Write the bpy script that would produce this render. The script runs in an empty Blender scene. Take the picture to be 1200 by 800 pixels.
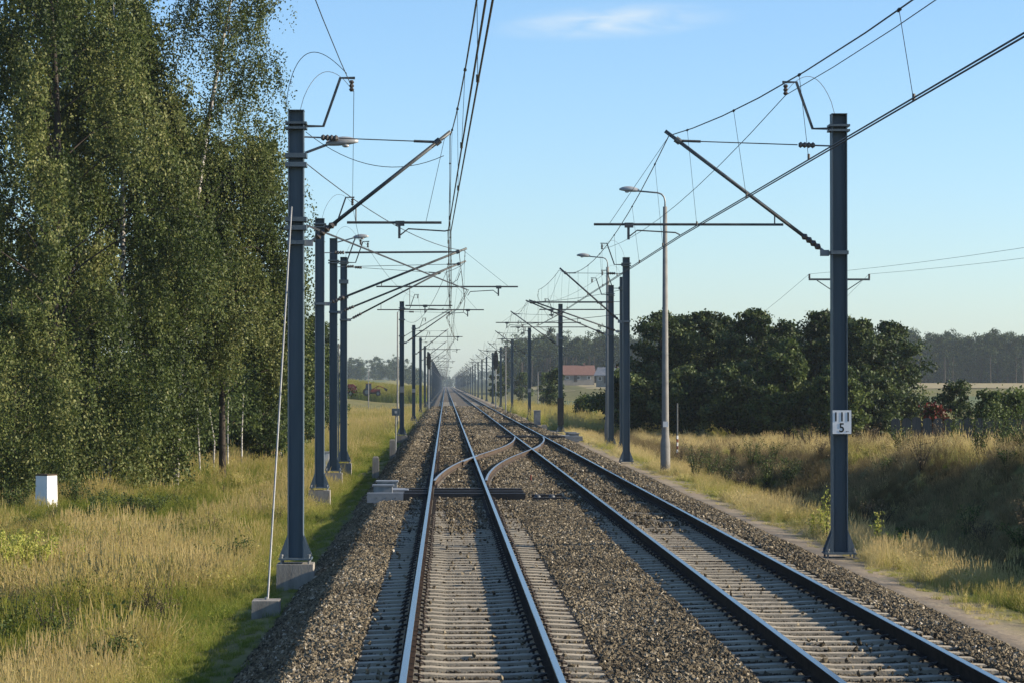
import bpy, math, random
import numpy as np
from mathutils import Vector
random.seed(7); rng = np.random.default_rng(7)
R = math.radians
SC = bpy.context.scene
COL = SC.collection

# ------------------------------------------------------------------ camera, sky, sun, exposure
F, VX, VY, CX, CZ = 3000.0, 522.0, 449.0, -0.35, 2.81      # focal length and vanishing point of the line in photo pixels, eye position
cam = bpy.data.cameras.new('camera'); camo = bpy.data.objects.new('camera', cam); COL.objects.link(camo)
cam.sensor_width = 36; cam.lens = 90; cam.clip_start = 0.5; cam.clip_end = 9000
camo.location = (CX, 0, CZ)
camo.rotation_euler = (R(90) + math.atan(49 / F), 0, -math.atan(78 / F))
SC.camera = camo

SUN_AZ, SUN_EL = 94.0, 22.0          # clockwise from the direction of view, and above the horizon
world = bpy.data.worlds.new('World'); SC.world = world; world.use_nodes = True
wn, wl = world.node_tree.nodes, world.node_tree.links
bg = wn['Background']; bg.inputs['Strength'].default_value = 0.105
sky = wn.new('ShaderNodeTexSky'); sky.sky_type = 'NISHITA'; sky.sun_disc = False
sky.sun_elevation = R(SUN_EL); sky.sun_rotation = R(SUN_AZ)
sky.air_density = 0.95; sky.dust_density = 0.55; sky.ozone_density = 5.0; sky.altitude = 0
# thin cirrus drawn over the whole sky, on a plane far overhead
tc = wn.new('ShaderNodeTexCoord'); sep = wn.new('ShaderNodeSeparateXYZ'); wl.new(tc.outputs['Generated'], sep.inputs[0])
def wmath(op, a, b=None, clamp=False):
    n = wn.new('ShaderNodeMath'); n.operation = op; n.use_clamp = clamp
    for k, v in enumerate((a, b)):
        if v is None: continue
        if isinstance(v, (int, float)): n.inputs[k].default_value = v
        else: wl.new(v, n.inputs[k])
    return n.outputs[0]
yc = wmath('MAXIMUM', sep.outputs['Y'], 0.02)
cu = wmath('DIVIDE', sep.outputs['X'], yc); cv = wmath('DIVIDE', sep.outputs['Z'], yc)      # one thin wisp of cirrus low in the sky ahead
du = wmath('DIVIDE', wmath('SUBTRACT', cu, 0.066), 0.056); dv0 = wmath('SUBTRACT', wmath('SUBTRACT', cv, 0.1415), wmath('MULTIPLY', wmath('SUBTRACT', cu, 0.062), 0.06))
dv = wmath('DIVIDE', dv0, 0.0085)
rr_ = wmath('ADD', wmath('MULTIPLY', du, du), wmath('MULTIPLY', dv, dv)); mask = wmath('SUBTRACT', 1.0, rr_, True)
cmb = wn.new('ShaderNodeCombineXYZ'); wl.new(cu, cmb.inputs[0]); wl.new(cv, cmb.inputs[1])
mp = wn.new('ShaderNodeMapping'); wl.new(cmb.outputs[0], mp.inputs[0]); mp.inputs['Scale'].default_value = (26, 120, 1); mp.inputs['Rotation'].default_value = (0, 0, R(-2)); mp.inputs['Location'].default_value = (.3, .2, 0)
cn = wn.new('ShaderNodeTexNoise'); cn.inputs['Scale'].default_value = 1.6; cn.inputs['Detail'].default_value = 6; cn.inputs['Roughness'].default_value = .5; cn.inputs['Distortion'].default_value = .5
wl.new(mp.outputs[0], cn.inputs['Vector'])
cr = wn.new('ShaderNodeMapRange'); cr.inputs['From Min'].default_value = .30; cr.inputs['From Max'].default_value = .72; cr.inputs['To Max'].default_value = .72; wl.new(cn.outputs[0], cr.inputs[0])
cfac = wmath('MULTIPLY', cr.outputs[0], wmath('MULTIPLY', mask, mask), True)
cmx = wn.new('ShaderNodeMix'); cmx.data_type = 'RGBA'
wl.new(cfac, cmx.inputs['Factor']); wl.new(sky.outputs[0], cmx.inputs['A']); cmx.inputs['B'].default_value = (3.9, 4.3, 4.5, 1)
wl.new(cmx.outputs['Result'], bg.inputs['Color'])

sl = bpy.data.lights.new('sun', 'SUN'); sl.energy = 5.0; sl.angle = R(0.53); sl.color = (1.0, 0.86, 0.68)
so = bpy.data.objects.new('sun', sl); COL.objects.link(so)
sdir = Vector((math.sin(R(SUN_AZ)) * math.cos(R(SUN_EL)), math.cos(R(SUN_AZ)) * math.cos(R(SUN_EL)), math.sin(R(SUN_EL))))
so.rotation_euler = sdir.to_track_quat('Z', 'Y').to_euler(); so.location = sdir * 80
SC.view_settings.view_transform = 'Standard'; SC.view_settings.look = 'None'
SC.view_settings.exposure = 1.03; SC.view_settings.gamma = 1.0; SC.view_settings.use_curve_mapping = False
SC.cycles.max_bounces = 6; SC.cycles.diffuse_bounces = 3; SC.cycles.transparent_max_bounces = 6; SC.cycles.volume_bounces = 1

# ------------------------------------------------------------------ helpers
def wx(px, d): return CX + (px - VX) * d / F            # lateral metre of a photo column at a distance
def wz(py, d): return CZ + (VY - py) * d / F            # height above rail of a photo row at a distance

def sstep(a, b, v):
    t = np.clip((np.asarray(v, float) - a) / (b - a), 0, 1); return t * t * (3 - 2 * t)

_lat = np.random.default_rng(3).random((64, 64))
def vnoise(x, y, s):
    x = np.asarray(x, float) / s; y = np.asarray(y, float) / s
    xi = np.floor(x).astype(int); yi = np.floor(y).astype(int); fx = x - xi; fy = y - yi
    fx = fx * fx * (3 - 2 * fx); fy = fy * fy * (3 - 2 * fy)
    g = lambda i, j: _lat[i % 64, j % 64]
    return (g(xi, yi) * (1 - fx) + g(xi + 1, yi) * fx) * (1 - fy) + (g(xi, yi + 1) * (1 - fx) + g(xi + 1, yi + 1) * fx) * fy

def terrain(x, y):
    x = np.asarray(x, float); y = np.asarray(y, float)
    near = np.interp(x, [-30, -9, -5.6, -3.9, -2.9, -2.5, 6.0, 6.5, 7.8, 8.9, 14, 40], [-1.55, -1.5, -1.35, -0.95, -0.78, -0.85, -0.7, -0.40, -0.46, -0.68, -0.95, -1.2])
    B = np.interp(y, [-60, 40, 58, 74, 104, 140], [2.4, 2.3, 2.05, 1.6, 0.8, 0.0])
    bank = B * sstep(8.8, 12.6, x) * (1 - sstep(24, 46, x))
    fl = np.interp(y, [-60, 150, 520, 1500, 2900], [0, 0, 1.9, 6.5, 9]); fr = np.interp(y, [-60, 200, 885, 1500, 2900], [0, 0, 4.2, 6.5, 9])
    far = fl * sstep(-6, -34, x) + fr * sstep(11, 40, x)
    und = (vnoise(x, y, 2.3) - 0.5) * 0.16 + (vnoise(x + 50, y, 7.0) - 0.5) * 0.25
    side = np.clip(np.maximum(sstep(-4.0, -7, x), sstep(8.2, 11, x)), 0, 1)
    return near + bank * (1 + (vnoise(x + 9, y, 3.1) - .5) * .35) + far + und * side
def tz(x, y): return float(terrain(np.array([x]), np.array([y]))[0])

class MB:
    def __init__(s): s.v = []; s.f = []; s.m = []
    def add(s, vs, fs, m=0):
        o = len(s.v); s.v += [tuple(p) for p in vs]; s.f += [tuple(i + o for i in f) for f in fs]; s.m += [m] * len(fs); return s
    def box(s, x0, x1, y0, y1, z0, z1, m=0, tx=0, ty=0):
        vs = [(x0, y0, z0), (x1, y0, z0), (x1, y1, z0), (x0, y1, z0), (x0 + tx, y0 + ty, z1), (x1 - tx, y0 + ty, z1), (x1 - tx, y1 - ty, z1), (x0 + tx, y1 - ty, z1)]
        return s.add(vs, [(0, 3, 2, 1), (4, 5, 6, 7), (0, 1, 5, 4), (1, 2, 6, 5), (2, 3, 7, 6), (3, 0, 4, 7)], m)
    def tube(s, pts, r, n=6, m=0, cap=True):
        pts = [Vector(p) for p in pts]; rs = r if isinstance(r, (list, tuple)) else [r] * len(pts)
        rings = []; up = None
        for i, p in enumerate(pts):
            t = (pts[min(i + 1, len(pts) - 1)] - pts[max(i - 1, 0)]).normalized()
            if up is None:
                a = Vector((0, 0, 1)) if abs(t.z) < 0.9 else Vector((0, 1, 0)); up = (a - t * a.dot(t)).normalized()
            else:
                up = up - t * up.dot(t)
                up = up.normalized() if up.length > 1e-5 else t.orthogonal().normalized()
            b = t.cross(up)
            rings.append([p + (up * math.cos(2 * math.pi * (k + .5) / n) + b * math.sin(2 * math.pi * (k + .5) / n)) * rs[i] for k in range(n)])
        fs = []
        for i in range(len(pts) - 1):
            for k in range(n): fs.append((i * n + k, i * n + (k + 1) % n, (i + 1) * n + (k + 1) % n, (i + 1) * n + k))
        if cap: fs.append(tuple(range(n))[::-1]); fs.append(tuple((len(pts) - 1) * n + k for k in range(n)))
        return s.add([v for r_ in rings for v in r_], fs, m)
    def extrude(s, prof, a, b, axis='y', m=0, cap=True):      # closed profile swept along an axis
        n = len(prof)
        def P(p, t): return (p[0], t, p[1]) if axis == 'y' else ((t, p[0], p[1]) if axis == 'x' else (p[0], p[1], t))
        vs = [P(p, a) for p in prof] + [P(p, b) for p in prof]
        fs = [(k, (k + 1) % n, n + (k + 1) % n, n + k) for k in range(n)]
        if cap: fs += [tuple(range(n))[::-1], tuple(n + k for k in range(n))]
        return s.add(vs, fs, m)
    def lathe(s, c, prof, n=10, m=0):                          # (radius, z) pairs about a vertical axis at c
        vs = [(c[0] + r * math.cos(2 * math.pi * k / n), c[1] + r * math.sin(2 * math.pi * k / n), c[2] + z) for r, z in prof for k in range(n)]
        fs = [(i * n + k, i * n + (k + 1) % n, (i + 1) * n + (k + 1) % n, (i + 1) * n + k) for i in range(len(prof) - 1) for k in range(n)]
        fs += [tuple(range(n))[::-1], tuple((len(prof) - 1) * n + k for k in range(n))]
        return s.add(vs, fs, m)
    def mesh(s, name, mats, smooth=False):
        me = bpy.data.meshes.new(name); me.from_pydata(s.v, [], s.f)
        for mt in (mats if isinstance(mats, (list, tuple)) else [mats]): me.materials.append(mt)
        if any(s.m): me.polygons.foreach_set('material_index', s.m)
        if smooth: me.polygons.foreach_set('use_smooth', [True] * len(s.f))
        me.update(); return me
    def build(s, name, mats, parent=None, loc=(0, 0, 0), rz=0, smooth=False):
        return link(name, s.mesh(name, mats, smooth), parent, loc, rz)

def link(name, me, parent=None, loc=(0, 0, 0), rz=0):
    o = bpy.data.objects.new(name, me); COL.objects.link(o); o.parent = parent; o.location = loc
    if rz: o.rotation_euler = (0, 0, rz)
    return o
def tag(o, label=None, cat=None, group=None, kind=None):
    if label: o['label'] = label
    if cat: o['category'] = cat
    if group: o['group'] = group
    if kind: o['kind'] = kind
    return o
def thing(name, label, cat, loc, rz=0, group=None):
    return tag(link(name, None, None, loc, rz), label, cat, group)
def dup(root, loc, rz=None):
    r = root.copy(); COL.objects.link(r); r.location = loc
    if rz is not None: r.rotation_euler = (0, 0, rz)
    for ch in root.children:
        c = ch.copy(); COL.objects.link(c); c.parent = r
        for g in ch.children:
            e = g.copy(); COL.objects.link(e); e.parent = c
    return r
def np_mesh(name, V, Fq, mat, tint=None, smooth=False):         # quads or tris from arrays
    me = bpy.data.meshes.new(name); k = Fq.shape[1]
    me.vertices.add(len(V)); me.vertices.foreach_set('co', np.ascontiguousarray(V, np.float32).ravel())
    me.loops.add(Fq.size); me.loops.foreach_set('vertex_index', np.ascontiguousarray(Fq, np.int32).ravel())
    me.polygons.add(len(Fq)); me.polygons.foreach_set('loop_start', np.arange(0, Fq.size, k, dtype=np.int32))
    try: me.polygons.foreach_set('loop_total', np.full(len(Fq), k, np.int32))
    except Exception: pass
    if tint is not None:
        a = me.attributes.new('tint', 'FLOAT', 'FACE'); a.data.foreach_set('value', np.ascontiguousarray(tint, np.float32))
    if smooth: me.polygons.foreach_set('use_smooth', np.ones(len(Fq), bool))
    me.materials.append(mat); me.update(calc_edges=True); return me

# ------------------------------------------------------------------ materials
def newmat(name):
    m = bpy.data.materials.new(name); m.use_nodes = True
    return m, m.node_tree.nodes, m.node_tree.links, m.node_tree.nodes['Principled BSDF']
def ramp(nd, stops, interp='LINEAR'):
    r = nd.new('ShaderNodeValToRGB'); cr = r.color_ramp; cr.interpolation = interp
    while len(cr.elements) < len(stops): cr.elements.new(0.5)
    for e, (p, c) in zip(cr.elements, stops): e.position = p; e.color = (*[v * ALB for v in c], 1)
    return r
def surf(name, c1, c2, scale=3, rough=0.8, metal=0, bump=0.0, bscale=None, coord='Object', stretch=(1, 1, 1), detail=5, spec=0.3, lo=.35, hi=.65):
    m, nd, lk, b = newmat(name)
    t = nd.new('ShaderNodeTexCoord'); mpn = nd.new('ShaderNodeMapping'); mpn.inputs['Scale'].default_value = stretch
    if coord == 'World':
        g = nd.new('ShaderNodeNewGeometry'); lk.new(g.outputs['Position'], mpn.inputs[0])
    else: lk.new(t.outputs[coord], mpn.inputs[0])
    n = nd.new('ShaderNodeTexNoise'); n.inputs['Scale'].default_value = scale; n.inputs['Detail'].default_value = detail; n.inputs['Roughness'].default_value = .6
    lk.new(mpn.outputs[0], n.inputs['Vector'])
    r = ramp(nd, [(lo, c1), (hi, c2)]); lk.new(n.outputs[0], r.inputs[0])
    oi = nd.new('ShaderNodeObjectInfo'); hs = nd.new('ShaderNodeHueSaturation')
    mr = nd.new('ShaderNodeMapRange'); mr.inputs['To Min'].default_value = .86; mr.inputs['To Max'].default_value = 1.12
    lk.new(oi.outputs['Random'], mr.inputs[0]); lk.new(mr.outputs[0], hs.inputs['Value']); lk.new(r.outputs[0], hs.inputs['Color'])
    lk.new(hs.outputs[0], b.inputs['Base Color'])
    b.inputs['Roughness'].default_value = rough; b.inputs['Metallic'].default_value = metal; b.inputs['Specular IOR Level'].default_value = spec
    if bump:
        n2 = nd.new('ShaderNodeTexNoise'); n2.inputs['Scale'].default_value = bscale or scale * 6; n2.inputs['Detail'].default_value = 4; lk.new(mpn.outputs[0], n2.inputs['Vector'])
        bp = nd.new('ShaderNodeBump'); bp.inputs['Strength'].default_value = bump; bp.inputs['Distance'].default_value = .02
        lk.new(n2.outputs[0], bp.inputs['Height']); lk.new(bp.outputs[0], b.inputs['Normal'])
    return m
def plant(name, stops, trans=0.35, rough=0.6, inst=False, spec=0.25):
    m, nd, lk, b = newmat(name)
    a = nd.new('ShaderNodeAttribute'); a.attribute_name = 'tint'; a.attribute_type = 'INSTANCER' if inst else 'GEOMETRY'
    src = a.outputs['Fac']
    if inst:
        a2 = nd.new('ShaderNodeAttribute'); a2.attribute_name = 'tint'; a2.attribute_type = 'GEOMETRY'
        mm = nd.new('ShaderNodeMath'); mm.operation = 'ADD'; lk.new(a.outputs['Fac'], mm.inputs[0]); lk.new(a2.outputs['Fac'], mm.inputs[1]); src = mm.outputs[0]
    r = ramp(nd, stops); lk.new(src, r.inputs[0]); lk.new(r.outputs[0], b.inputs['Base Color'])
    b.inputs['Roughness'].default_value = rough; b.inputs['Specular IOR Level'].default_value = spec
    tr = nd.new('ShaderNodeBsdfTranslucent'); lk.new(r.outputs[0], tr.inputs['Color'])
    mx = nd.new('ShaderNodeMixShader'); mx.inputs[0].default_value = trans
    lk.new(b.outputs[0], mx.inputs[1]); lk.new(tr.outputs[0], mx.inputs[2]); lk.new(mx.outputs[0], nd['Material Output'].inputs[0])
    return m

M = {}
ALB = .69
M['steel'] = surf('painted_mast_steel', (.075, .112, .14), (.135, .18, .21), 1.4, .5, .0, .2, 30, stretch=(5, 5, .35), spec=.4, lo=.3, hi=.75)
M['tube'] = surf('weathered_tube_steel', (.075, .085, .09), (.13, .14, .145), 6, .5, .3, .1)
M['galv'] = surf('galvanised_steel', (.26, .28, .29), (.36, .37, .37), 5, .5, .4, .1)
M['wire'] = surf('tarnished_copper_wire', (.05, .05, .048), (.085, .08, .07), 2, .55, .4)
M['cable'] = surf('pale_earthing_cable', (.45, .45, .43), (.55, .55, .52), 2, .6, 0)
M['insul'] = surf('dark_ribbed_insulator', (.05, .045, .04), (.09, .075, .065), 4, .35, 0, spec=.5)
M['concrete'] = surf('weathered_concrete', (.24, .225, .195), (.36, .34, .295), 7, .9, 0, .35, 60, stretch=(1, 1, .35))
M['pole_conc'] = surf('spun_concrete_pole', (.22, .22, .205), (.29, .285, .265), 4, .85, 0, .2, 50)
M['sleeper'] = surf('dusty_concrete_sleeper', (.33, .285, .205), (.56, .495, .37), 5, .92, 0, .35, 45, lo=.25, hi=.7)
M['railtop'] = surf('polished_rail_head', (.40, .42, .44), (.52, .54, .56), 8, .27, 1.0, .0, stretch=(20, .4, 1), spec=.5)
M['railside'] = surf('rusty_rail_web', (.030, .021, .015), (.06, .042, .03), 6, .9, 0, .3, 60, spec=.05)
M['railrust'] = surf('rusty_crossover_rail', (.055, .038, .023), (.10, .07, .045), 6, .85, .1, .3, 60)
M['railtop2'] = surf('dull_rail_head', (.42, .38, .34), (.52, .49, .46), 8, .32, .8, .0)
M['clip'] = surf('oily_rail_clip', (.035, .03, .026), (.07, .055, .045), 20, .6, .3)
M['black'] = surf('black_steel', (.02, .021, .022), (.035, .036, .036), 5, .6, .1)
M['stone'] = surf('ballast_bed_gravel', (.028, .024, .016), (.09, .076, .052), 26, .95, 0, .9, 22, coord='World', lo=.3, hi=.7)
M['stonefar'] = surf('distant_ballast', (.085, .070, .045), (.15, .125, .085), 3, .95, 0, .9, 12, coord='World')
M['white'] = surf('white_paint', (.85, .85, .82), (.95, .95, .93), 3, .6, 0, .05)
M['plate'] = surf('white_enamel_plate', (.88, .89, .88), (.95, .96, .95), 3, .4, 0)
M['text'] = surf('black_plate_print', (.012, .012, .012), (.018, .018, .018), 3, .6, 0)
M['lampgrey'] = surf('grey_lamp_housing', (.36, .38, .39), (.45, .47, .48), 4, .5, .2)
M['glass'] = surf('lamp_glass', (.5, .52, .52), (.6, .62, .62), 4, .15, 0, spec=.5)
M['redpaint'] = surf('red_paint', (.17, .025, .018), (.25, .045, .03), 3, .5, 0, .1)
M['rubber'] = surf('tyre_rubber', (.02, .02, .02), (.04, .04, .038), 8, .9)
M['bark'] = surf('dark_bark', (.035, .028, .022), (.085, .07, .055), 6, .95, 0, .5, 30, stretch=(1, 1, .3))
M['birchbark'] = surf('white_birch_bark', (.10, .09, .08), (.60, .57, .52), 3, .85, 0, .3, 20, stretch=(1, 1, 3), lo=.38, hi=.5)
M['roofred'] = surf('red_roof_tiles', (.15, .075, .055), (.21, .11, .085), 2, .85)
M['roofgrey'] = surf('grey_roof_sheet', (.22, .23, .24), (.32, .33, .34), 2, .7)
M['wallpale'] = surf('pale_house_plaster', (.25, .23, .20), (.33, .31, .27), 1, .9)
M['window'] = surf('dark_window_glass', (.03, .035, .04), (.06, .065, .07), 2, .15, 0, spec=.5)
M['asphalt'] = surf('grey_asphalt', (.10, .10, .098), (.17, .165, .155), 9, .9, 0, .3, 60, coord='World')
M['fencewood'] = surf('grey_fence_board', (.06, .066, .068), (.10, .104, .104), 4, .9, 0, .2, 30, stretch=(4, 4, .5))
M['golden'] = surf('ripe_stubble', (.27, .22, .10), (.38, .31, .15), .35, .95, 0, .4, 3, coord='World')
M['greenfield'] = surf('green_crop_ground', (.085, .12, .035), (.15, .18, .055), .5, .95, 0, .5, 3, coord='World')
M['leaf_birch'] = plant('birch_leaf', [(0, (.028, .05, .010)), (.5, (.095, .135, .03)), (.85, (.18, .21, .058)), (1, (.28, .29, .10))], .33)
M['leaf_dark'] = plant('dark_broadleaf', [(0, (.016, .034, .010)), (.5, (.052, .088, .022)), (1, (.15, .19, .055))], .25)
M['leaf_mid'] = plant('mid_green_leaf', [(0, (.03, .055, .014)), (.5, (.08, .125, .028)), (1, (.17, .215, .055))], .35)
M['leaf_pale'] = plant('pale_goldenrod', [(0, (.22, .28, .045)), (.5, (.46, .50, .09)), (1, (.70, .66, .18))], .45)
M['leaf_red'] = plant('red_flower_leaf', [(0, (.04, .05, .012)), (.45, (.07, .07, .02)), (.55, (.13, .02, .015)), (1, (.18, .03, .02))], .25)
M['leaf_dry'] = plant('dry_brown_weed', [(0, (.05, .04, .022)), (.5, (.15, .115, .06)), (1, (.30, .235, .13))], .25)
M['needle'] = plant('pine_needle', [(0, (.017, .036, .014)), (.6, (.042, .074, .022)), (1, (.09, .12, .036))], .12, .8)
M['grass'] = plant('meadow_grass', [(0, (.07, .14, .015)), (.25, (.21, .28, .035)), (.45, (.41, .42, .085)), (.7, (.64, .55, .20)), (1, (.84, .70, .36))], .45, .7, inst=True)
M['scrub_shade'] = plant('brown_scrub_shade', [(0, (.045, .038, .018)), (.35, (.10, .082, .036)), (.65, (.21, .165, .08)), (1, (.42, .33, .17))], .35, .8, inst=True)  # brown dead plants, colour also lowered to stand in for the bank's shade
M['stones'] = None
def stone_mat():
    m, nd, lk, b = newmat('ballast_stone')
    a = nd.new('ShaderNodeAttribute'); a.attribute_name = 'tint'; a.attribute_type = 'INSTANCER'
    r = ramp(nd, [(0, (.033, .027, .019)), (.4, (.12, .098, .062)), (.75, (.285, .24, .16)), (1, (.52, .47, .37))]); lk.new(a.outputs['Fac'], r.inputs[0]); lk.new(r.outputs[0], b.inputs['Base Color'])
    b.inputs['Roughness'].default_value = .9; b.inputs['Specular IOR Level'].default_value = .2
    return m
M['stones'] = stone_mat()
def ground_mat():
    m, nd, lk, b = newmat('meadow_soil')
    g = nd.new('ShaderNodeNewGeometry')
    n1 = nd.new('ShaderNodeTexNoise'); n1.inputs['Scale'].default_value = .35; n1.inputs['Detail'].default_value = 8; n1.inputs['Roughness'].default_value = .7; lk.new(g.outputs['Position'], n1.inputs['Vector'])
    r1 = ramp(nd, [(.3, (.085, .105, .028)), (.45, (.16, .16, .05)), (.6, (.28, .24, .095)), (.75, (.20, .165, .085))]); lk.new(n1.outputs[0], r1.inputs[0])
    n2 = nd.new('ShaderNodeTexNoise'); n2.inputs['Scale'].default_value = 1.6; n2.inputs['Detail'].default_value = 6; lk.new(g.outputs['Position'], n2.inputs['Vector'])
    r2 = ramp(nd, [(.3, (.30, .24, .165)), (.7, (.44, .37, .265))]); lk.new(n2.outputs[0], r2.inputs[0])
    sp = nd.new('ShaderNodeSeparateXYZ'); lk.new(g.outputs['Position'], sp.inputs[0])
    ad = nd.new('ShaderNodeMath'); ad.operation = 'MULTIPLY_ADD'; lk.new(n2.outputs[0], ad.inputs[0]); ad.inputs[1].default_value = 1.4; lk.new(sp.outputs['X'], ad.inputs[2])
    ra = ramp(nd, [(0, (0, 0, 0)), (.25, (1 / ALB,) * 3), (.55, (1 / ALB,) * 3), (1, (0, 0, 0))])      # the worn sandy strip beside the right track
    mr = nd.new('ShaderNodeMapRange'); mr.inputs['From Min'].default_value = 6.3; mr.inputs['From Max'].default_value = 8.6; lk.new(ad.outputs[0], mr.inputs[0]); lk.new(mr.outputs[0], ra.inputs[0])
    mx = nd.new('ShaderNodeMix'); mx.data_type = 'RGBA'; lk.new(ra.outputs[0], mx.inputs['Factor']); lk.new(r1.outputs[0], mx.inputs['A']); lk.new(r2.outputs[0], mx.inputs['B'])
    lk.new(mx.outputs['Result'], b.inputs['Base Color']); b.inputs['Roughness'].default_value = .95; b.inputs['Specular IOR Level'].default_value = .1
    n3 = nd.new('ShaderNodeTexNoise'); n3.inputs['Scale'].default_value = 9; n3.inputs['Detail'].default_value = 6; lk.new(g.outputs['Position'], n3.inputs['Vector'])
    bp = nd.new('ShaderNodeBump'); bp.inputs['Strength'].default_value = .35; bp.inputs['Distance'].default_value = .06; lk.new(n3.outputs[0], bp.inputs['Height']); lk.new(bp.outputs[0], b.inputs['Normal'])
    return m
M['ground'] = ground_mat()

# ------------------------------------------------------------------ the setting
def grid(name, xs, ys, mat, dz=0.0, kind='structure', zf=terrain):
    X, Y = np.meshgrid(xs, ys); Z = zf(X, Y) + dz
    V = np.stack([X.ravel(), Y.ravel(), Z.ravel()], 1); nx, ny = len(xs), len(ys)
    I = np.arange(nx * ny).reshape(ny, nx)
    Fq = np.stack([I[:-1, :-1].ravel(), I[:-1, 1:].ravel(), I[1:, 1:].ravel(), I[1:, :-1].ravel()], 1)
    return tag(link(name, np_mesh(name, V, Fq, mat, smooth=True)), kind=kind)
gx = np.concatenate([np.linspace(-1400, -80, 16)[:-1], np.linspace(-80, -32, 17)[:-1], np.linspace(-32, -10, 30)[:-1], np.linspace(-10, 16, 87)[:-1], np.linspace(16, 48, 40)[:-1], np.linspace(48, 110, 16)[:-1], np.linspace(110, 1400, 16)])
gy = np.concatenate([np.linspace(-55, 20, 10)[:-1], np.linspace(20, 150, 220)[:-1], np.linspace(150, 400, 80)[:-1], np.linspace(400, 2900, 60)])
grid('ground', gx, gy, M['ground'])

def bed_z(x, y):       # top of the ballast
    return np.interp(x, [-3.15, -2.55, -2.0, -1.85, 2.0, 2.2, 5.95, 6.15, 6.75], [-.98, -.55, -.225, -.215, -.205, -.205, -.215, -.235, -.52]) + (vnoise(x, y, .7) - .5) * .03 - .028 * ((np.abs(np.asarray(x)) < 1.33) | (np.abs(np.asarray(x) - 4.15) < 1.33)) * (1 - sstep(46, 66, y)) - .07 * sstep(65.8, 66.4, y) * (1 - sstep(70.6, 71.2, y)) * (np.asarray(x) < 2.9)
bx = np.concatenate([np.linspace(-3.15, -1.9, 9)[:-1], np.linspace(-1.9, 6.0, 40)[:-1], np.linspace(6.0, 6.75, 6)])
by = np.concatenate([np.linspace(-50, 20, 30)[:-1], np.linspace(20, 160, 420)[:-1], np.linspace(160, 2600, 200)])
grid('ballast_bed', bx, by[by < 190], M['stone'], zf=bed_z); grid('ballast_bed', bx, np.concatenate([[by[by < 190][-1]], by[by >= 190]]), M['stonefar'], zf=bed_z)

def sheet(name, x0, x1, y0, y1, mat, dz, n=24):
    return grid(name, np.linspace(x0, x1, n), np.linspace(y0, y1, n), mat, dz)
sheet('road', -46, -5.2, 100.5, 105.5, M['asphalt'], .05)
sheet('field', 26, 420, 640, 872, M['golden'], .12, 30)
sheet('field', 16, 300, 330, 470, M['greenfield'], .10, 30)
sheet('field', 14, 90, 172, 260, M['golden'], .06, 40)
sheet('field', -130, -22, 175, 330, M['greenfield'], .06, 30)
sheet('field', -260, -24, 350, 540, M['golden'], .10, 30)
sheet('field', -500, -20, 545, 1400, M['greenfield'], .12, 40)

# ------------------------------------------------------------------ tracks
TX = [0.0, 4.15]
HEADT, HEADS = 1, 0
def rail_profile():
    h = [(-.036, -.004), (-.030, 0), (.030, 0), (.036, -.004), (.034, -.040), (.009, -.055), (.009, -.140), (.020, -.150), (.075, -.160), (.075, -.172), (-.075, -.172), (-.075, -.160), (-.020, -.150), (-.009, -.140), (-.009, -.055), (-.034, -.040)]
    return h
def rail_mesh(name, path, mats, dz=0.0):
    prof = rail_profile(); n = len(prof); V = []; Fs = []; mi = []
    for (x, y) in path: V += [(x + p[0], y, p[1] + dz) for p in prof]
    for i in range(len(path) - 1):
        for k in range(n):
            Fs.append((i * n + k, (i + 1) * n + k, (i + 1) * n + (k + 1) % n, i * n + (k + 1) % n)); mi.append(1 if k in (0, 1, 2) else 0)
    Fs.append(tuple(range(n))); mi.append(0); Fs.append(tuple((len(path) - 1) * n + k for k in range(n))[::-1]); mi.append(0)
    me = bpy.data.meshes.new(name); me.from_pydata(V, [], Fs)
    for m in mats: me.materials.append(m)
    me.polygons.foreach_set('material_index', mi); me.update(); return me
def sleeper_mesh(L=2.6):
    mb = MB(); secs = [(-L / 2, .19, .15), (-.98, .205, .165), (-.5, .2, .165), (-.32, .185, .152), (.32, .185, .152), (.5, .2, .165), (.98, .205, .165), (L / 2, .19, .15)]
    vs = []
    for x, w, h in secs:
        z = -.190 - (.165 - h); vs += [(x, -.128, -.42), (x, -w / 2, z), (x, w / 2, z), (x, .128, -.42)]
    fs = [(i * 4 + k, i * 4 + k + 1, i * 4 + 5 + k, i * 4 + 4 + k) for i in range(len(secs) - 1) for k in range(3)] + [(0, 3, 2, 1), tuple(len(vs) - 4 + k for k in range(4))]
    mb.add(vs, fs); return mb.mesh('sleeper', M['sleeper'])
SLP = sleeper_mesh()
def clip_mesh():        # spring clip beside the rail foot, standing on the sleeper
    mb = MB(); p = []
    for k in range(9):
        a = math.pi * 2 * k / 8 * .86
        p.append((.055 + .045 * math.cos(a), .05 * math.sin(a), .020 + .022 * math.sin(a * .5) * 1.6))
    mb.tube(p, .012, 5); mb.tube([(.055, 0, 0), (.055, 0, .06)], .014, 6); return mb.mesh('rail_clip', M['clip'])
CLP = clip_mesh()
SWITCH0, SWITCH1 = 67.0, 143.0
hollow = [67.2, 68.7, 70.3]
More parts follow.
